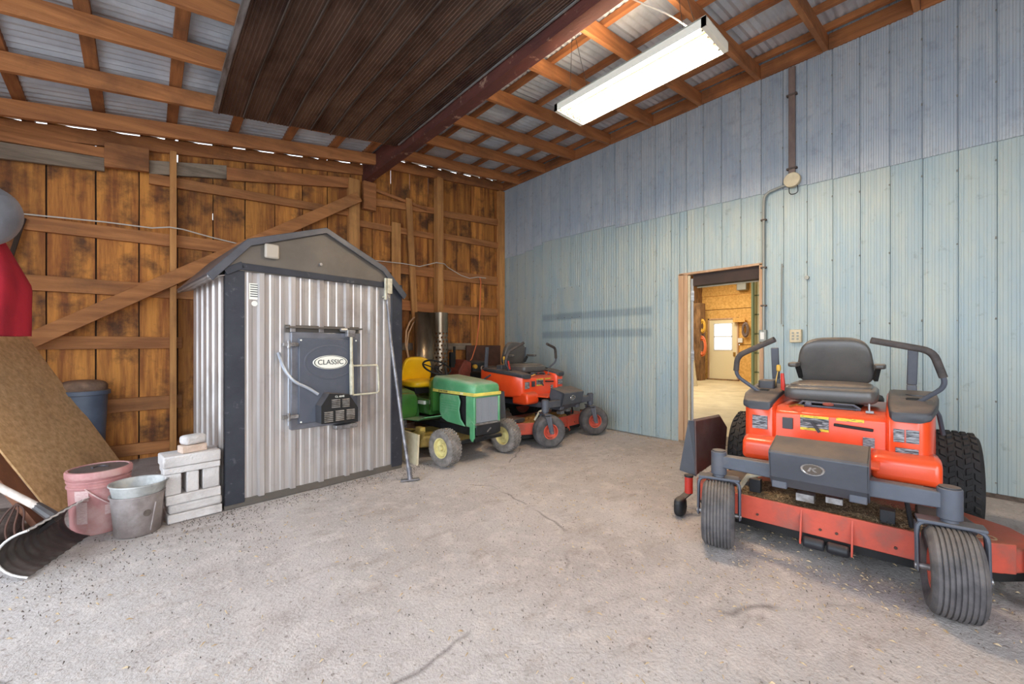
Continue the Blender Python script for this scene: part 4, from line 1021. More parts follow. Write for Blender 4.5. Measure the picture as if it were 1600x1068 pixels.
# perforated heat shield and curled sheet against the back wall
ph = empty('perforated_chimney_shield', (3.35, 5.42, 0), label='tall perforated stainless steel tube standing against the wooden wall', cat='metal tube')
g = G(); n = 28; zs = [i*.03 for i in range(57)]
R = .125
for z in zs: g.v += [Vector((R*math.cos(2*PI*i/n), R*math.sin(2*PI*i/n), z)) for i in range(n)]
for j in range(len(zs)-1):
    for i in range(n):
        if j < 46 and j > 2 and (j % 2 == 1) and ((i+(j//2)) % 2 == 0): continue
        g.f.append([j*n+i, j*n+(i+1) % n, (j+1)*n+(i+1) % n, (j+1)*n+i])
g.obj('perforated_tube', 'stainless', ph, smooth=60)
g = G(); n = 16
for z in (0, 1.67):
    for i in range(n+1):
        a = PI*1.0+PI*1.1*i/n; g.v.append(Vector((-.21+.17*math.cos(a)*(1-.0*z), .06+.11*math.sin(a), z)))
for i in range(n): g.f.append([i, i+1, i+n+2, i+n+1])
o = g.obj('curled_sheet_metal', 'stainless', loc=(3.33, 5.40, 0)); tag(o, 'curled stainless sheet standing left of the perforated tube', 'sheet metal')
md = o.modifiers.new('thick', 'SOLIDIFY'); md.thickness = .002

# rusty steel panel, red tank machine in the back corner
o = G().box(-.37, .37, -.02, .02, 0, 1.19).obj('rusty_panel', 'rusty_steel', loc=(4.38, 5.67, 0), bevel=.01); tag(o, 'dark rusty steel panel standing in the back corner behind the mower seat', 'panel')
rm = empty('red_engine_machine', (3.85, 5.46, 0), label='old red and black engine machine behind the far orange mower', cat='machine')
G().prism([(-.22, .5), (.02, .5), (.02, .92), (-.10, .97), (-.22, .80)], -.14, .14, 'xz').obj('tank', 'rust_red', rm, bevel=.02)
G().box(-.26, .55, -.22, .22, .25, .5).obj('frame', 'near_black', rm, bevel=.02)
G().sup((.22, 0, .78), (.18, .16, .16), .5, .6).obj('engine', 'black_iron', rm)
G().cyl((.08, -.17, .85), (.08, -.13, .85), .035, 12).obj('fuel_cap', 'knob_yellow', rm)
G().cyl((.22, -.18, .82), (.22, -.14, .82), .04, 12).obj('recoil_cap', 'paver_tan', rm)
for x in (-.2, .5): G().lathe([(.02, -.04), (.16, -.05), (.18, -.03), (.18, .03), (.16, .05), (.02, .04)], (x, -.2, .18), (0, 1, 0), 24, closed=True).obj('wheel', 'dark_rubber', rm)
G().cyl((-.28, -.1, .9), (-.28, -.1, 1.17), .02, 10).box(-.36, -.29, -.13, -.07, .85, 1.08).obj('exhaust', 'near_black', rm)
o = G().box(0, .02, -.3, .3, 0, .30).obj('propped_slat', 'cream_cover', loc=(1.99, 3.95, 0), rot=(0, .05, 0)); tag(o, 'pale board standing on edge between the furnace and the green tractor', 'board')

# ================================================================== WHEELS
def tire_profile(r, w, rim_r, grooves=0, gd=.005):
    hw = w/2; pr = [(rim_r, -hw*.72), (rim_r+.012, -hw*.86), ((rim_r+r)/2, -hw*1.0), (r-.028, -hw*.98), (r-.010, -hw*.84)]
    if grooves:
        xs = [(-hw*.78+2*hw*.78*i/grooves) for i in range(grooves+1)]
        for i, x in enumerate(xs):
            cr = r-.010*(abs(x)/hw)**2
            pr += [(cr, x-hw*.78/grooves*.55 if i else x)]
            pr[-1] = (cr-.0, x)
            if i < grooves:
                xn = xs[i+1]; pr += [(cr, x+(xn-x)*.66), (cr-gd, x+(xn-x)*.72), (cr-gd, x+(xn-x)*.94)]
    else:
        pr += [(r-.002, -hw*.5), (r, 0), (r-.002, hw*.5)]
    pr += [(r-.010, hw*.84), (r-.028, hw*.98), ((rim_r+r)/2, hw*1.0), (rim_r+.012, hw*.86), (rim_r, hw*.72)]
    return pr
def lugs(g, c, ax, r, w, rows, n, h=.006, skew=.5):
    c = Vector(c); ax = Vector(ax).normalized(); a = Vector((0, 0, 1)); x = ax.cross(a).normalized(); y = ax.cross(x)
    for j in range(rows):
        off = (j-(rows-1)/2)*w*.86/rows
        rr = r-.010*(abs(off)/(w/2))**2
        for k in range(n):
            t = 2*PI*(k+(.5 if j % 2 else 0))/n; d = x*math.cos(t)+y*math.sin(t); tg = -x*math.sin(t)+y*math.cos(t)
            hx = w*.86/rows*.40; ht = PI*rr/n*.62; P = c+ax*off+d*(rr-.004)
            sk = skew*(1 if j % 2 else -1)
            q = []
            for (u, v) in ((-1, -1), (1, -1), (1, 1), (-1, 1)): q.append((u, v))
            vs = [P+ax*(u*hx)+tg*(v*ht+sk*u*ht*.6) for (u, v) in q]+[P+d*(h+.004)+ax*(u*hx*.8)+tg*(v*ht*.8+sk*u*ht*.6) for (u, v) in q]
            g.add(vs, [(4, 5, 6, 7), (0, 1, 5, 4), (1, 2, 6, 5), (2, 3, 7, 6), (3, 0, 4, 7)])
    return g
def wheel(parent, name, c, ax, r, w, rim_r, tm, rm_, grooves=0, tread=None, spokes=False, hubc='black_iron'):
    wl = empty(name, c); wl.parent = parent
    g = G(); g.lathe(tire_profile(r, w, rim_r, grooves), (0, 0, 0), ax, 44, closed=False)
    if tread: lugs(g, (0, 0, 0), ax, r, w, *tread)
    g.obj('tire', tm, wl, smooth=28)
    hw = w/2
    G().lathe([(rim_r+.004, -hw*.80), (rim_r-.006, -hw*.78), (rim_r-.014, -hw*.4), (rim_r*.45, -hw*.30), (rim_r*.40, -hw*.48), (.001, -hw*.50)], (0, 0, 0), ax, 32).obj('rim', rm_, wl, smooth=40)
    G().lathe([(rim_r+.004, hw*.80), (rim_r-.006, hw*.78), (rim_r-.014, hw*.4), (rim_r*.45, hw*.30), (rim_r*.40, hw*.48), (.001, hw*.50)], (0, 0, 0), ax, 32).obj('rim', rm_, wl, smooth=40)
    return wl

# ================================================================== ZERO-TURN MOWERS
def clip_heap(g, x0, x1, y0, y1, z, n, hs=.03, amp=.03):
    for _ in range(n):
        x = random.uniform(x0, x1); y = random.uniform(y0, y1); L = random.uniform(.008, .03); a = random.uniform(0, PI); e_ = random.uniform(-.3, .5)
        w = .0016; zz = z+random.uniform(0, hs)*(.4+.6*abs(math.sin(x*9)*math.cos(y*11)))
        c, s = math.cos(a), math.sin(a); up = L*e_
        g.add([(x-c*L-s*w, y-s*L+c*w, zz), (x-c*L+s*w, y-s*L-c*w, zz), (x+c*L, y+s*L, zz+up)], [(0, 1, 2)])
def mower(name, loc, rz, label, swivel, near, chute_label=None):
    R = empty(name, loc, rz, label, 'mower', 'orange zero-turn mowers')
    def P(g, n, m, parent=None, **k): return g.obj(n, m, parent or R, **k)
    # frame
    P(G().box(-.20, -.13, .02, 1.5, .40, .47).box(.13, .20, .02, 1.5, .40, .47).box(-.2, .2, 1.42, 1.5, .38, .5), 'frame', 'grey_paint', bevel=.005)
    # front axle beam with caster hubs
    axl = P(G().ring([[(x, y0, z0), (x, y0, z1), (x, y1, z1), (x, y1, z0)] for (x, y0, y1, z0, z1) in ((-.47, .01, .07, .455, .525), (-.22, .02, .09, .445, .525), (0, .03, .10, .43, .50), (.22, .02, .09, .445, .525), (.47, .01, .07, .455, .525))]), 'front_axle', 'grey_paint', bevel=.006)
    for s in (-1, 1):
        P(G().cyl((s*.475, .04, .41), (s*.475, .04, .545), .042, 28), 'caster_hub', 'grey_paint', parent=axl, bevel=.004)
        P(G().cyl((s*.475, .04, .545), (s*.475, .04, .552), .036, 24), 'hub_cap', 'console_plastic', parent=axl, bevel=.002)
    for s, sw in ((-1, swivel[0]), (1, swivel[1])):
        cs = empty('front_caster', (s*.475, .04, 0), sw); cs.parent = R
        t = -.045
        G().tube(fillet([(-.108, t, .17), (-.108, t*.6, .385), (.108, t*.6, .385), (.108, t, .17)], .04, 4), .009, 6).obj('yoke', 'grey_paint', cs)
        y_ = G()
        for q in (-1, 1):
            y_.ring([[(q*.104, t-.024, .17), (q*.112, t-.024, .17), (q*.112, t+.024, .17), (q*.104, t+.024, .17)], [(q*.104, -.035, .37), (q*.112, -.035, .37), (q*.112, .035, .37), (q*.104, .035, .37)]])
        y_.box(-.108, .108, -.04, .04, .382, .396).cyl((0, 0, .39), (0, 0, .42), .03, 16)
        y_.obj('fork', 'grey_paint', cs, bevel=.003)
        G().cyl((-.118, t, .19), (.118, t, .19), .014, 12).obj('axle_bolt', 'bright_trim', cs)
        wh = wheel(cs, 'front_wheel', (0, t, .19), (1, 0, 0), .187, .168, .085, 'rubber', 'deck_red', grooves=8)
    # foot guard plate with emblem
    fpp = [(.16, .655), (-.02, .600), (.035, .405), (.055, .405), (.0, .592), (.165, .643)]
    w0, w1 = -.205, .208
    g = G(); T = []
    for (y, z) in fpp: T.append((y, z))
    fp = P(G().prism([(-.0+y, z) for (y, z) in [(.17, .66), (-.025, .612), (-.035, .60), (-.005, .465), (.05, .405), (.075, .41), (.03, .475), (0, .59), (.17, .645)]], w0, w1, 'yz'), 'foot_guard', 'footplate_plastic', smooth=25, bevel=.003)
    P(G().prism([(.17, .66), (-.025, .612), (-.035, .60), (-.005, .465), (.05, .405), (.12, .41), (.19, .55)], w0, w0+.008, 'yz').prism([(.17, .66), (-.025, .612), (-.035, .60), (-.005, .465), (.05, .405), (.12, .41), (.19, .55)], w1-.008, w1, 'yz'), 'guard_side', 'footplate_plastic', parent=fp, smooth=0)
    nn = Vector((0, -.977, .212)); Te = Matrix.Translation((-.012, -.0235, .540)) @ Matrix.Rotation(math.radians(12.5), 4, 'X')
    em = G().lathe([(.040, 0), (.044, -.003), (.050, -.0035), (.053, 0)], (0, 0, 0), (0, 1, 0), 40); em.v = [Te @ Vector((v.x, v.y, v.z*.62)) for v in em.v]
    P(em, 'emblem_ring', 'chrome', parent=fp)
    em = G().lathe([(.041, 0), (.040, -.0015), (.001, -.0015)], (0, 0, 0), (0, 1, 0), 32); em.v = [Te @ Vector((v.x, v.y, v.z*.62)) for v in em.v]
    P(em, 'emblem_disc', 'emblem_dark', parent=fp)
    em = G().prism([(-.022, -.011), (-.010, -.011), (-.003, .013), (-.011, .013)], -.0035, -.001, 'xz').prism([(-.004, .0), (.018, .012), (.012, .013), (-.004, .005)], -.0035, -.001, 'xz').prism([(-.002, -.002), (.010, -.011), (.020, -.010), (.004, .002)], -.0035, -.001, 'xz')
    em.v = [Te @ v for v in em.v]; P(em, 'emblem_letter', 'chrome', parent=fp)
    # foot pan (orange skirts)
    P(G().box(-.24, .24, .20, .62, .535, .55), 'foot_pan', 'orange_paint', bevel=.004)
    for s, xo in ((-1, .43), (1, .475)):
        pr = [(.35, .46), (.42, .445), (.62, .445), (.62, .585), (.42, .60), (.36, .575)]
        xa, xb = (s*xo, s*.20) if s < 0 else (s*.20, s*xo)
        P(G().prism([(y, z) for (y, z) in pr], xa, xb, 'yz'), 'floor_skirt', 'orange_paint', bevel=.028, seg=3, smooth=50)
    # centre body
    body = P(G().prism([(.46, .50), (.47, .755), (.52, .79), (1.2, .79), (1.25, .50)], -.27, .27, 'yz'), 'body', 'orange_paint', bevel=.012)
    P(G().box(-.16, -.08, .448, .468, .655, .715) if False else G().box(-.222, -.168, .452, .468, .655, .725), 'latch_cover', 'console_plastic', parent=body, bevel=.003)
    dc = P(G().box(-.13, .01, .461, .464, .66, .75), 'safety_decal', 'decal_black', parent=body)
    P(G().box(-.13, .01, .4595, .4615, .735, .75).box(-.13, .01, .4595, .4615, .66, .675), 'decal_border', 'decal_yellow', parent=body)
    P(G().bar((-.115, .445, .72), (-.02, .45, .715), .01, .014).bar((-.07, .44, .715), (-.03, .425, .66), .01, .014), 'dial_pointer', 'console_plastic', parent=body)
    P(G().box(.045, .17, .461, .464, .735, .752), 'warning_strip', 'decal_yellow', parent=body)
    P(G().bar((.035, .445, .712), (.21, .45, .70), .016, .016), 'grab_bar', 'near_black', parent=body, bevel=.004)
    P(G().box(.165, .215, .458, .462, .60, .655), 'side_decal', 'decal_black', parent=body)
    P(G().tube([(-.19, .50, .79), (-.15, .47, .81), (-.12, .5, .80)], .007, 8), 'seat_pin', 'brass', parent=body)
    P(G().cyl((.19, .52, .79), (.19, .52, .84), .005, 8).box(.175, .21, .505, .53, .788, .80), 'seat_latch', 'bright_trim', parent=body)
    # side pods
    for s in (-1, 1):
        rings = []
        for (y, xi, xo, z0, z1) in ((.44, .275, .395, .56, .79), (.46, .265, .43, .54, .805), (.62, .26, .46, .53, .835), (.85, .26, .475, .52, .855), (1.10, .26, .48, .52, .87), (1.16, .27, .46, .54, .86)):
            rr = .025; r = []
            for (cx, cz, a0) in ((xo-rr, z1-rr, 0), (xi+rr, z1-rr, 90), (xi+rr, z0+rr, 180), (xo-rr, z0+rr, 270)):
                for k in range(4):
                    a = math.radians(a0+30*k); r.append((s*(cx+rr*math.cos(a)), y, cz+rr*math.sin(a)))
            rings.append(r)
        pod = P(G().ring(rings), 'side_pod', 'orange_paint', smooth=50)
        rings = []
        for (y, xi, xo, z0, z1) in ((.425, .285, .41, .765, .815), (.44, .275, .44, .775, .825), (.62, .268, .472, .80, .855), (.85, .268, .488, .82, .875), (1.06, .27, .49, .84, .888), (1.12, .28, .47, .84, .885)):
            rr = .016; r = []
            for (cx, cz, a0) in ((xo-rr, z1-rr, 0), (xi+rr, z1-rr, 90), (xi+rr, z0+rr, 180), (xo-rr, z0+rr, 270)):
                for k in range(4):
                    a = math.radians(a0+30*k); r.append((s*(cx+rr*math.cos(a)), y, cz+rr*math.sin(a)))
            rings.append(r)
        con = P(G().ring(rings), 'console', 'console_plastic', smooth=50)
        P(G().cyl((s*.305, .50, .80), (s*.305, .50, .832), .022, 16), 'storage_hole', 'near_black', parent=con)
        P(G().lathe([(.042, 0), (.048, .012), (.053, .012), (.055, 0)], (s*.40, .88, .868), n=28), 'cup_rim', 'console_plastic', parent=con)
        P(G().tube(fillet([(s*.30, .56, .838), (s*.45, .58, .84), (s*.46, .72, .858), (s*.32, .74, .862)], .03), .008, 8), 'tray_rim', 'console_plastic', parent=con)
        xs_ = (-.372, -.292) if s < 0 else None
        if s < 0: P(G().box(-.385, -.30, .432, .436, .64, .725), 'label_plate', 'decal_black', parent=pod)
        else:
            for (a, b, z0, z1) in ((.292, .335, .655, .725), (.342, .392, .655, .725), (.30, .39, .585, .625)): P(G().box(a, b, .432, .4365, z0, z1), 'label_plate', 'decal_black', parent=pod)
        # control levers
        if s < 0: pts = [(-.375, .72, .81), (-.385, .70, .84), (-.535, .63, .965), (-.515, .60, 1.105), (-.285, .55, 1.215)]
        else: pts = [(.375, .72, .81), (.385, .70, .84), (.505, .63, .955), (.45, .60, 1.145), (.20, .55, 1.205)]
        lv = P(G().tube(fillet(pts, .05, 5), .0125, 10), 'control_lever', 'grey_paint')
        v3, v4 = Vector(pts[3]), Vector(pts[4]); v2 = Vector(pts[2])
        P(G().tube(fillet([v2.lerp(v3, .25), v3, v4+(v4-v3).normalized()*.004], .05, 5), .0185, 12), 'grip', 'lever_foam', parent=lv)
        P(G().box(s*.375-.03, s*.375+.03, .69, .76, .84, .87), 'lever_boot', 'near_black', parent=lv, bevel=.006)
        # fender lower rear
        P(G().tube([(s*.475, .95, .80), (s*.50, 1.05, .74), (s*.52, 1.1, .62)], .012, 8), 'fender_edge', 'grey_paint')
    # small controls on the right console of the machine (left in the photograph)
    P(G().box(-.43, -.33, .80, .90, .86, .93), 'fuel_shroud', 'console_plastic', bevel=.012)
    P(G().tube([(-.335, .84, .86), (-.325, .86, .95), (-.318, .87, 1.0)], .004, 6), 'throttle_rod', 'brass')
    P(G().sup((-.315, .87, 1.015), (.014, .012, .024), .6, .6), 'throttle_knob', 'knob_yellow')
    P(G().tube([(-.275, .80, .86), (-.285, .82, .98)], [.016, .011], 8), 'parking_lever', 'red_paint')
    # folded roll bar posts
    for s in (-1, 1):
        P(G().bar((s*.38, 1.15, .55), (s*.38, 1.15, .92), .05, .03, up=(0, 1, 0)).bar((s*.38, 1.15, .92), (s*.385+.0, 1.12, 1.16), .05, .025, up=(0, 1, 0)), 'roll_bar_post', 'grey_paint', bevel=.006)
    # seat
    P(G().box(-.17, .15, .58, .95, .752, .766).box(-.14, .13, .56, .60, .70, .79) if False else G().box(-.16, .15, .56, .95, .792, .80).bar((-.16, .56, .80), (-.12, .56, .83), .03, .01).bar((.0, .555, .815), (.13, .555, .80), .02, .02), 'seat_base', 'near_black')
    P(G().tube([(-.15, .55, .80), (-.13, .545, .825), (.12, .545, .822), (.15, .55, .80)], .007, 8).tube([(-.15, .55, .80), (.15, .55, .797)], .006, 8).sup((-.10, .545, .812), (.018, .012, .012), .6, .6), 'suspension', 'grey_paint')
    P(G().sup((-.0, .538, .818), (.028, .006, .010), .8, .8), 'suspension_badge', 'rust_red')
    dz = .045
    seat = P(G().sup((-.008, .78, .87), (.235, .215, .055), .45, .28, nu=18, nv=40), 'seat_cushion', 'seat_vinyl', smooth=60)
    P(G().sup((-.008, .775, .91), (.21, .19, .030), .55, .35, nu=12, nv=36), 'seat_pad', 'seat_vinyl', parent=seat, smooth=60)
    Tb = Matrix.Translation((-.008, 1.00, 1.07)) @ Matrix.Rotation(math.radians(12), 4, 'X')
    g = G().sup((0, 0, 0), (.205, .045, .165), .55, .45, nu=20, nv=44)
    g.v = [Tb @ Vector((v.x*(1-.10*(v.z/.165)), v.y+.55*v.x*v.x*-1, v.z)) for v in g.v]
    P(g, 'backrest', 'seat_vinyl', smooth=70)
    for s in (-1, 1):
        P(G().sup((.005+s*.225, .86, 1.045), (.030, .085, .017), .5, .5), 'armrest', 'seat_vinyl')
        P(G().bar((.005+s*.215, .93, 1.03), (.005+s*.20, .97, .95), .02, .03), 'armrest_bracket', 'near_black')
    # engine and hood behind the seat
    P(G().box(-.24, .24, 1.22, 1.66, .48, .80), 'engine_cover', 'near_black', bevel=.03)
    P(G().cyl((0, 1.45, .80), (0, 1.45, .88), .13, 28), 'air_intake', 'black_iron', bevel=.01)
    P(G().box(-.27, .27, 1.66, 1.70, .42, .72), 'rear_bumper', 'grey_paint', bevel=.01)
    # rear wheels
    for s in (-1, 1): wheel(R, 'rear_wheel', (s*.565, 1.25, .315), (1, 0, 0), .305, .24, .15, 'dark_rubber', 'deck_red', tread=(6, 30, .009, .7))
    P(G().cyl((-.5, 1.25, .315), (.5, 1.25, .315), .05, 16), 'rear_axle', 'near_black')
    # deck
    poly = [(-.46, .19), (.45, .19), (.66, .30), (.78, .42), (.80, .55), (.74, .70), (.58, .84), (-.58, .84), (-.72, .72), (-.74, .45), (-.66, .30)]
    dk = P(G().prism(poly, .125, .235, 'xy'), 'deck', 'deck_red', bevel=.010, seg=2)
    P(G().box(-.46, .45, .172, .190, .135, .272), 'deck_front_plate', 'deck_red', parent=dk, bevel=.003)
    P(G().bar((.45, .181, .20), (.70, .325, .20), .016, .135).bar((-.46, .181, .20), (-.68, .32, .20), .016, .135), 'deck_side_plate', 'deck_red', parent=dk, bevel=.003)
    P(G().prism([(x*.985, .51+(y-.51)*.97) for (x, y) in poly], .085, .126, 'xy'), 'deck_skirt', 'near_black', parent=dk)
    for x in (-.085, .135): P(G().prism([(.172, .262), (.165, .10), (.13, .085), (.125, .10)], x-.004, x+.004, 'yz'), 'roller_bracket', 'deck_red', parent=dk)
    for (a, b) in ((-.075, .02), (.03, .125)): P(G().cyl((a, .150, .098), (b, .150, .098), .029, 20), 'roller', 'black_iron', parent=dk, bevel=.010)
    g = G()
    for x in (-.3, .0, .07, .30): g.cyl((x, .172, .175), (x, .165, .175), .007, 8)
    P(g, 'deck_bolt', 'rusty_steel', parent=dk)
    P(G().prism([(.38, .36), (.56, .36), (.60, .44), (.56, .58), (.38, .62)], .237, .29, 'xy'), 'belt_cover', 'console_plastic', parent=dk, bevel=.01)
    P(G().prism([(-.40, .42), (-.56, .42), (-.60, .48), (-.56, .62), (-.40, .66)], .237, .29, 'xy'), 'belt_cover', 'console_plastic', parent=dk, bevel=.01)
    P(G().box(.49, .51, .345, .362, .262, .285), 'cover_clip', 'red_paint', parent=dk)
    lt = text('60', .09, 'straw', dk, (.62, .45, .2362), (0, 0, .15), .0006)
    for s in (-1, 1):
        P(G().cyl((s*.765, .36, .14), (s*.765, .36, .255), .027, 16), 'scalp_wheel_post', 'red_paint', parent=dk, bevel=.003)
        P(G().cyl((s*.765, .36, .255), (s*.765, .36, .268), .03, 16), 'post_cap', 'black_iron', parent=dk)
        P(G().bar((s*.765, .36, .145), (s*.79, .27, .115), .05, .008), 'scalp_wheel_arm', 'black_iron', parent=dk)
        P(G().sup((s*.79, .27, .068), (.035, .062, .062), .55, .8), 'scalp_wheel', 'black_iron', parent=dk)
    P(G().tube([(-.18, .10, .47), (-.36, .22, .38), (-.42, .25, .28)], .014, 8), 'lift_link', 'handle_white')
    P(G().tube([(.22, .16, .43), (.34, .24, .40), (.36, .24, .27)], .012, 8).box(.24, .30, .24, .30, .26, .33).box(-.36, -.30, .24, .29, .28, .36), 'lift_bracket', 'black_iron', bevel=.003)
    P(G().box(-.10, -.02, .10, .16, .33, .37).box(.03, .10, .10, .15, .35, .38), 'frame_tab', 'bright_trim')
    # clippings on the deck
    g = G(); nx_, ny_ = 40, 16
    for j in range(ny_+1):
        for i in range(nx_+1):
            x = -.44+.87*i/nx_; y = .20+.42*j/ny_
            ed = min(1, 6*min(i/nx_, 1-i/nx_), 5*(j/ny_)+.05)
            g.v.append(Vector((x, y, .236+ed*(.018+.016*math.sin(x*13+y*7)*math.sin(y*17)+.012*random.random()))))
    for j in range(ny_):
        for i in range(nx_):
            a = j*(nx_+1)+i; g.f.append([a, a+1, a+nx_+2, a+nx_+1])
    P(g, 'clipping_bed', 'clippings' if near else 'leaf_yellow', parent=dk, kind='stuff', smooth=0)
    g = G(); clip_heap(g, -.45, .43, .195, .6, .245, 2600 if near else 1200, .045)
    P(g, 'grass_clippings', 'straw' if near else 'leaf_yellow', parent=dk, kind='stuff', smooth=0)
    g = G(); clip_heap(g, -.45, .43, .195, .6, .245, 1800 if near else 600, .05)
    P(g, 'grass_clippings', 'clip_dark', parent=dk, kind='stuff', smooth=0)
    # raised discharge chute
    ch = P(G().add([(-.73, .42, .26), (-.70, .98, .30), (-.69, 1.00, .52), (-.70, .86, .625), (-.745, .44, .635),
                    (-.745, .42, .26), (-.715, .98, .30), (-.705, 1.00, .52), (-.715, .86, .640), (-.765, .44, .650)],
                   [(0, 1, 2, 3, 4), (9, 8, 7, 6, 5), (0, 5, 6, 1), (1, 6, 7, 2), (2, 7, 8, 3), (3, 8, 9, 4), (4, 9, 5, 0)]), 'discharge_chute', 'chute_plastic', bevel=.003)
    P(G().add([(-.735, .42, .25), (-.86, .44, .265), (-.80, .45, .635), (-.755, .43, .64), (-.735, .43, .25), (-.86, .45, .265), (-.80, .46, .635), (-.755, .44, .64)],
              [(0, 1, 2, 3), (7, 6, 5, 4), (0, 4, 5, 1), (1, 5, 6, 2), (2, 6, 7, 3), (3, 7, 4, 0)]), 'chute_flap', 'footplate_plastic', parent=ch)
    P(G().tube([(-.70, .50, .26), (-.67, .44, .28), (-.62, .42, .30)], .008, 8), 'chute_hinge', 'bright_trim', parent=ch)
    return R
mower('zero_turn_mower', (2.574, .548, 0), math.atan2(-.995, .098), 'orange zero-turn mower nearest on the right, facing into the room', (.24, .09), True)
mower('zero_turn_mower', (3.95, 3.33, 0), math.radians(5), 'orange zero-turn mower in the back corner behind the green tractor', (math.radians(60), math.radians(54)), False)

# ================================================================== GREEN LAWN TRACTOR
TR = empty('lawn_tractor', (2.596, 3.47, 0), math.radians(2.4), 'old green lawn tractor with yellow seat parked beside the furnace', 'tractor')
def Q(g, n, m, parent=None, **k): return g.obj(n, m, parent or TR, **k)
def rr_ring(y, hw, z0, z1, r, T=None):
    out = []
    for (cx, cz, a0) in ((hw-r, z1-r, 0), (-hw+r, z1-r, 90)):
        for k in range(6):
            a = math.radians(a0+18*k); out.append((cx+r*math.cos(a), y, cz+r*math.sin(a)))
    out += [(-hw, y, z0), (hw, y, z0)]
    return out
hood = Q(G().ring([rr_ring(-.165, .155, .70, .775, .05), rr_ring(-.15, .172, .70, .795, .055), rr_ring(-.05, .178, .70, .812, .055), rr_ring(.2, .18, .70, .83, .055), rr_ring(.5, .18, .70, .85, .055), rr_ring(.56, .175, .70, .845, .05)]), 'hood', 'tractor_green', smooth=50)
st = Q(G().box(-.181, .181, -.175, .56, .672, .705), 'hood_stripe', 'yellow_stripe', bevel=.004)
text('214', .034, 'white_paint', st, (-.1815, .03, .6885), (PI/2, 0, -PI/2), .0012)
text('JOHN DEERE', .030, 'sign_ink', st, (-.1815, .36, .6885), (PI/2, 0, -PI/2), .0012)
# grille surround and slats
Q(G().box(-.175, -.150, -.168, -.03, .36, .672).box(.150, .175, -.168, -.03, .36, .672).box(-.175, .175, -.168, -.12, .655, .672), 'grille_surround', 'tractor_green', bevel=.008)
Q(G().box(-.15, .15, -.135, -.12, .40, .66), 'radiator_screen', 'near_black')
for i in range(16):
    x = -.140+i*.0187; Q(G().box(x-.0022, x+.0022, -.160, -.136, .405, .655), 'grille_slat', 'grille_silver')
Q(G().box(-.165, .165, -.175, -.15, .385, .402), 'grille_sill', 'bright_trim', bevel=.002)
Q(G().box(-.155, .165, -.18, -.12, .285, .386), 'bumper_plate', 'black_iron', bevel=.004)
Q(G().bar((-.02, -.185, .31), (.03, -.185, .345), .006, .012), 'bumper_mark', 'bright_trim')
Q(G().prism([(-.17, .40), (-.13, .43), (-.10, .40), (-.10, .25), (-.14, .22), (-.17, .26)], -.18, -.165, 'yz'), 'side_strut', 'tractor_green', bevel=.003)
# side panels
for s in (-1, 1):
    pr = [(.085, .665), (.40, .665), (.42, .62), (.42, .46), (.38, .40), (.28, .37), (-.03, .36), (.05, .43), (.075, .52), (.055, .60)]
    xa, xb = sorted((s*.168, s*.186))
    sp_ = Q(G().prism(pr, xa, xb, 'yz'), 'side_panel', 'tractor_green', bevel=.008)
    g = G()
    for i in range(5): g.box(min(s*.184, s*.189), max(s*.184, s*.189), .10, .38, .50+.026*i, .506+.026*i)
    Q(g, 'panel_rib', 'tractor_green', parent=sp_, bevel=.001)
Q(G().box(-.14, .14, -.10, .5, .33, .66), 'engine', 'near_black', bevel=.02)
Q(G().box(-.09, .09, -.12, 1.4, .25, .33), 'frame', 'black_iron', bevel=.005)
Q(G().bar((-.17, -.16, .255), (.2, -.10, .27), .02, .02), 'push_bar', 'black_iron')
Q(G().cyl((-.33, 0, .20), (.33, 0, .20), .022, 12).box(-.06, .06, -.04, .04, .18, .27), 'front_axle', 'black_iron')
for s in (-1, 1):
    w_ = wheel(TR, 'front_wheel', (s*.405, 0, .185), (1, .10, 0), .178, .15, .095, 'dusty_rubber', 'rim_cream', tread=(5, 34, .006, .5))
    G().cyl((-.068*1 if s < 0 else .068, 0, 0), (-.04 if s < 0 else .04, 0, 0), .026, 14).obj('hub', 'rim_cream', w_, bevel=.004)
for s in (-1, 1): wheel(TR, 'rear_wheel', (s*.40, 1.17, .28), (1, 0, 0), .272, .22, .15, 'dusty_rubber', 'rim_cream', tread=(5, 30, .01, .6))
# dash, steering, body
Q(G().ring([rr_ring(.56, .175, .45, .835, .05), rr_ring(.66, .16, .45, .82, .05), rr_ring(.72, .13, .45, .74, .04)]), 'dash', 'dark_green', smooth=50)
Q(G().cyl((0, .66, .80), (0, .76, .90), .016, 10), 'steering_column', 'near_black')
Tw = Matrix.Translation((0.02, .78, .925)) @ Matrix.Rotation(math.radians(28), 4, 'X')
g = G(); rings = []
for i in range(36):
    a = 2*PI*i/36; c = Vector((.165*math.cos(a), .165*math.sin(a), 0)); d = c.normalized()
    rings.append([Tw @ (c+.011*(d*math.cos(b)+Vector((0, 0, 1))*math.sin(b))) for b in [2*PI*k/8 for k in range(8)]])
g.ring(rings, closed=True)
sw = Q(g, 'steering_wheel', 'near_black', smooth=60)
g = G()
for a in (.5, 2.6, 4.7): g.tube([Tw @ Vector((0, 0, -.02)), Tw @ Vector((.16*math.cos(a), .16*math.sin(a), 0))], .008, 8)
g.lathe([(.03, -.03), (.03, .005), (.001, .01)], (0.02, .78, .925), (0, -.47, .88), 16)
Q(g, 'wheel_spokes', 'near_black', parent=sw)
Q(G().box(-.13, .13, .7, 1.4, .38, .56), 'transmission_tunnel', 'dark_green', bevel=.02)
Q(G().box(-.16, -.13, .78, .90, .50, .54), 'tunnel_label', 'sign_white')
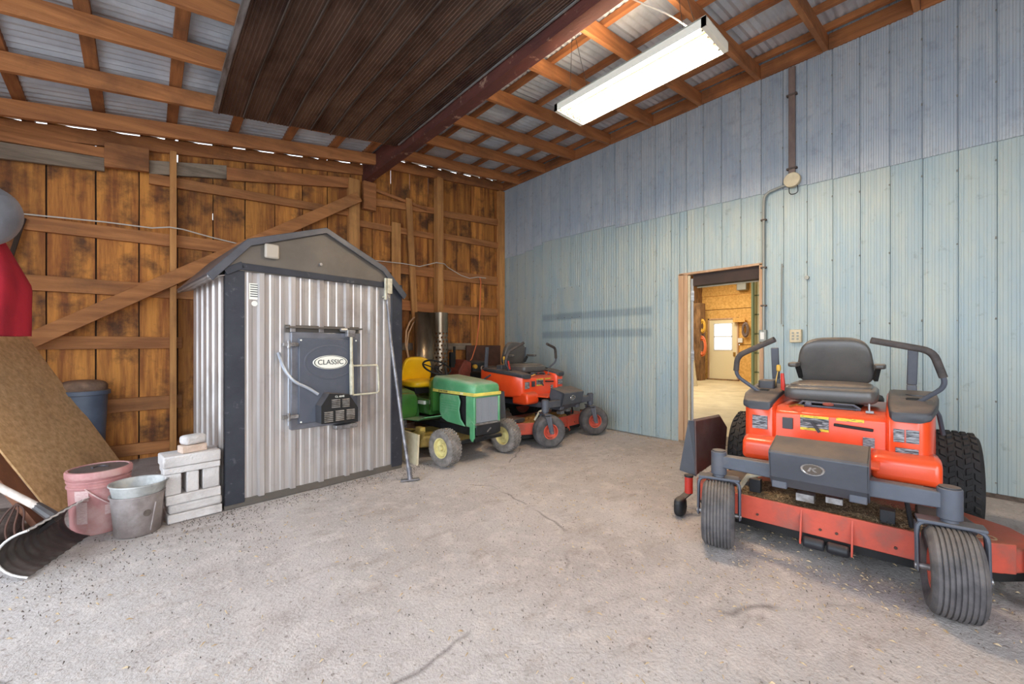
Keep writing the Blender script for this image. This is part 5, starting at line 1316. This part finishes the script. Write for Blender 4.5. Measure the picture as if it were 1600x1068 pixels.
for s in (-1, 1):
    Q(G().ring([[(s*.14, y, z), (s*.40, y, z-.0), (s*.40, y, z+.008), (s*.14, y, z+.010)] for (y, z) in ((.38, .42), (.50, .375), (.90, .345), (.96, .35))]), 'foot_rest', 'tractor_green', smooth=40)
    rings = []
    for (y, z0, z1) in ((.86, .36, .37), (.90, .40, .56), (.97, .40, .635), (1.15, .40, .66), (1.38, .40, .63), (1.46, .40, .52)):
        r = [(s*.17, y, z0), (s*.17, y, z1), (s*.22, y, z1+.02), (s*.44, y, z1+.01), (s*.50, y, z1-.02), (s*.505, y, z1-.05), (s*.49, y, z1-.06), (s*.24, y, z1-.01), (s*.19, y, z1-.03), (s*.185, y, z0)]
        rings.append(r)
    fd_ = Q(G().ring(rings), 'rear_fender', 'dark_green', smooth=45)
    # forward face of the fender
    Q(G().sup((s*.35, .90, .49), (.165, .08, .145), .5, .5), 'fender_front', 'dark_green', smooth=60)
# seat
st = Q(G().sup((0, 1.10, .72), (.21, .20, .05), .6, .45, nu=16, nv=36), 'seat_cushion', 'tractor_yellow', smooth=60)
Tb = Matrix.Translation((0, 1.27, .88)) @ Matrix.Rotation(math.radians(14), 4, 'X')
g = G().sup((0, 0, 0), (.205, .04, .165), .5, .5, nu=18, nv=40); g.v = [Tb @ Vector((v.x*(1-.10*v.z/.165), v.y-1.6*v.x*v.x, v.z)) for v in g.v]
Q(g, 'seat_back', 'tractor_yellow', smooth=70)
Q(G().box(-.14, .14, 1.0, 1.28, .60, .68), 'seat_bracket', 'near_black', bevel=.01)
# belly mower deck in yellow
dk = Q(G().prism([(-.46, .36), (-.20, .26), (.30, .26), (.48, .40), (.48, .74), (-.30, .78), (-.48, .62)], .12, .24, 'xy'), 'mower_deck', 'mower_yellow', bevel=.02)
Q(G().prism([(.28, .30), (.42, .30), (.50, .27), (.58, .20), (.50, .18), (.34, .20)], -.47, -.45, 'yz').box(-.46, -.40, .36, .46, .24, .33).bar((-.44, .44, .30), (-.44, .76, .26), .02, .02), 'deck_bracket', 'mower_yellow', parent=dk, bevel=.004)
Q(G().bar((-.44, .30, .36), (-.44, .62, .44) , .012, .03) if False else G().cyl((-.50, .56, .10), (-.46, .56, .10), .075, 20), 'gauge_wheel', 'rubber', parent=dk, bevel=.008)
Q(G().tube([(.05, .62, .84), (.05, .66, .93)], .010, 8), 'choke_lever', 'near_black')
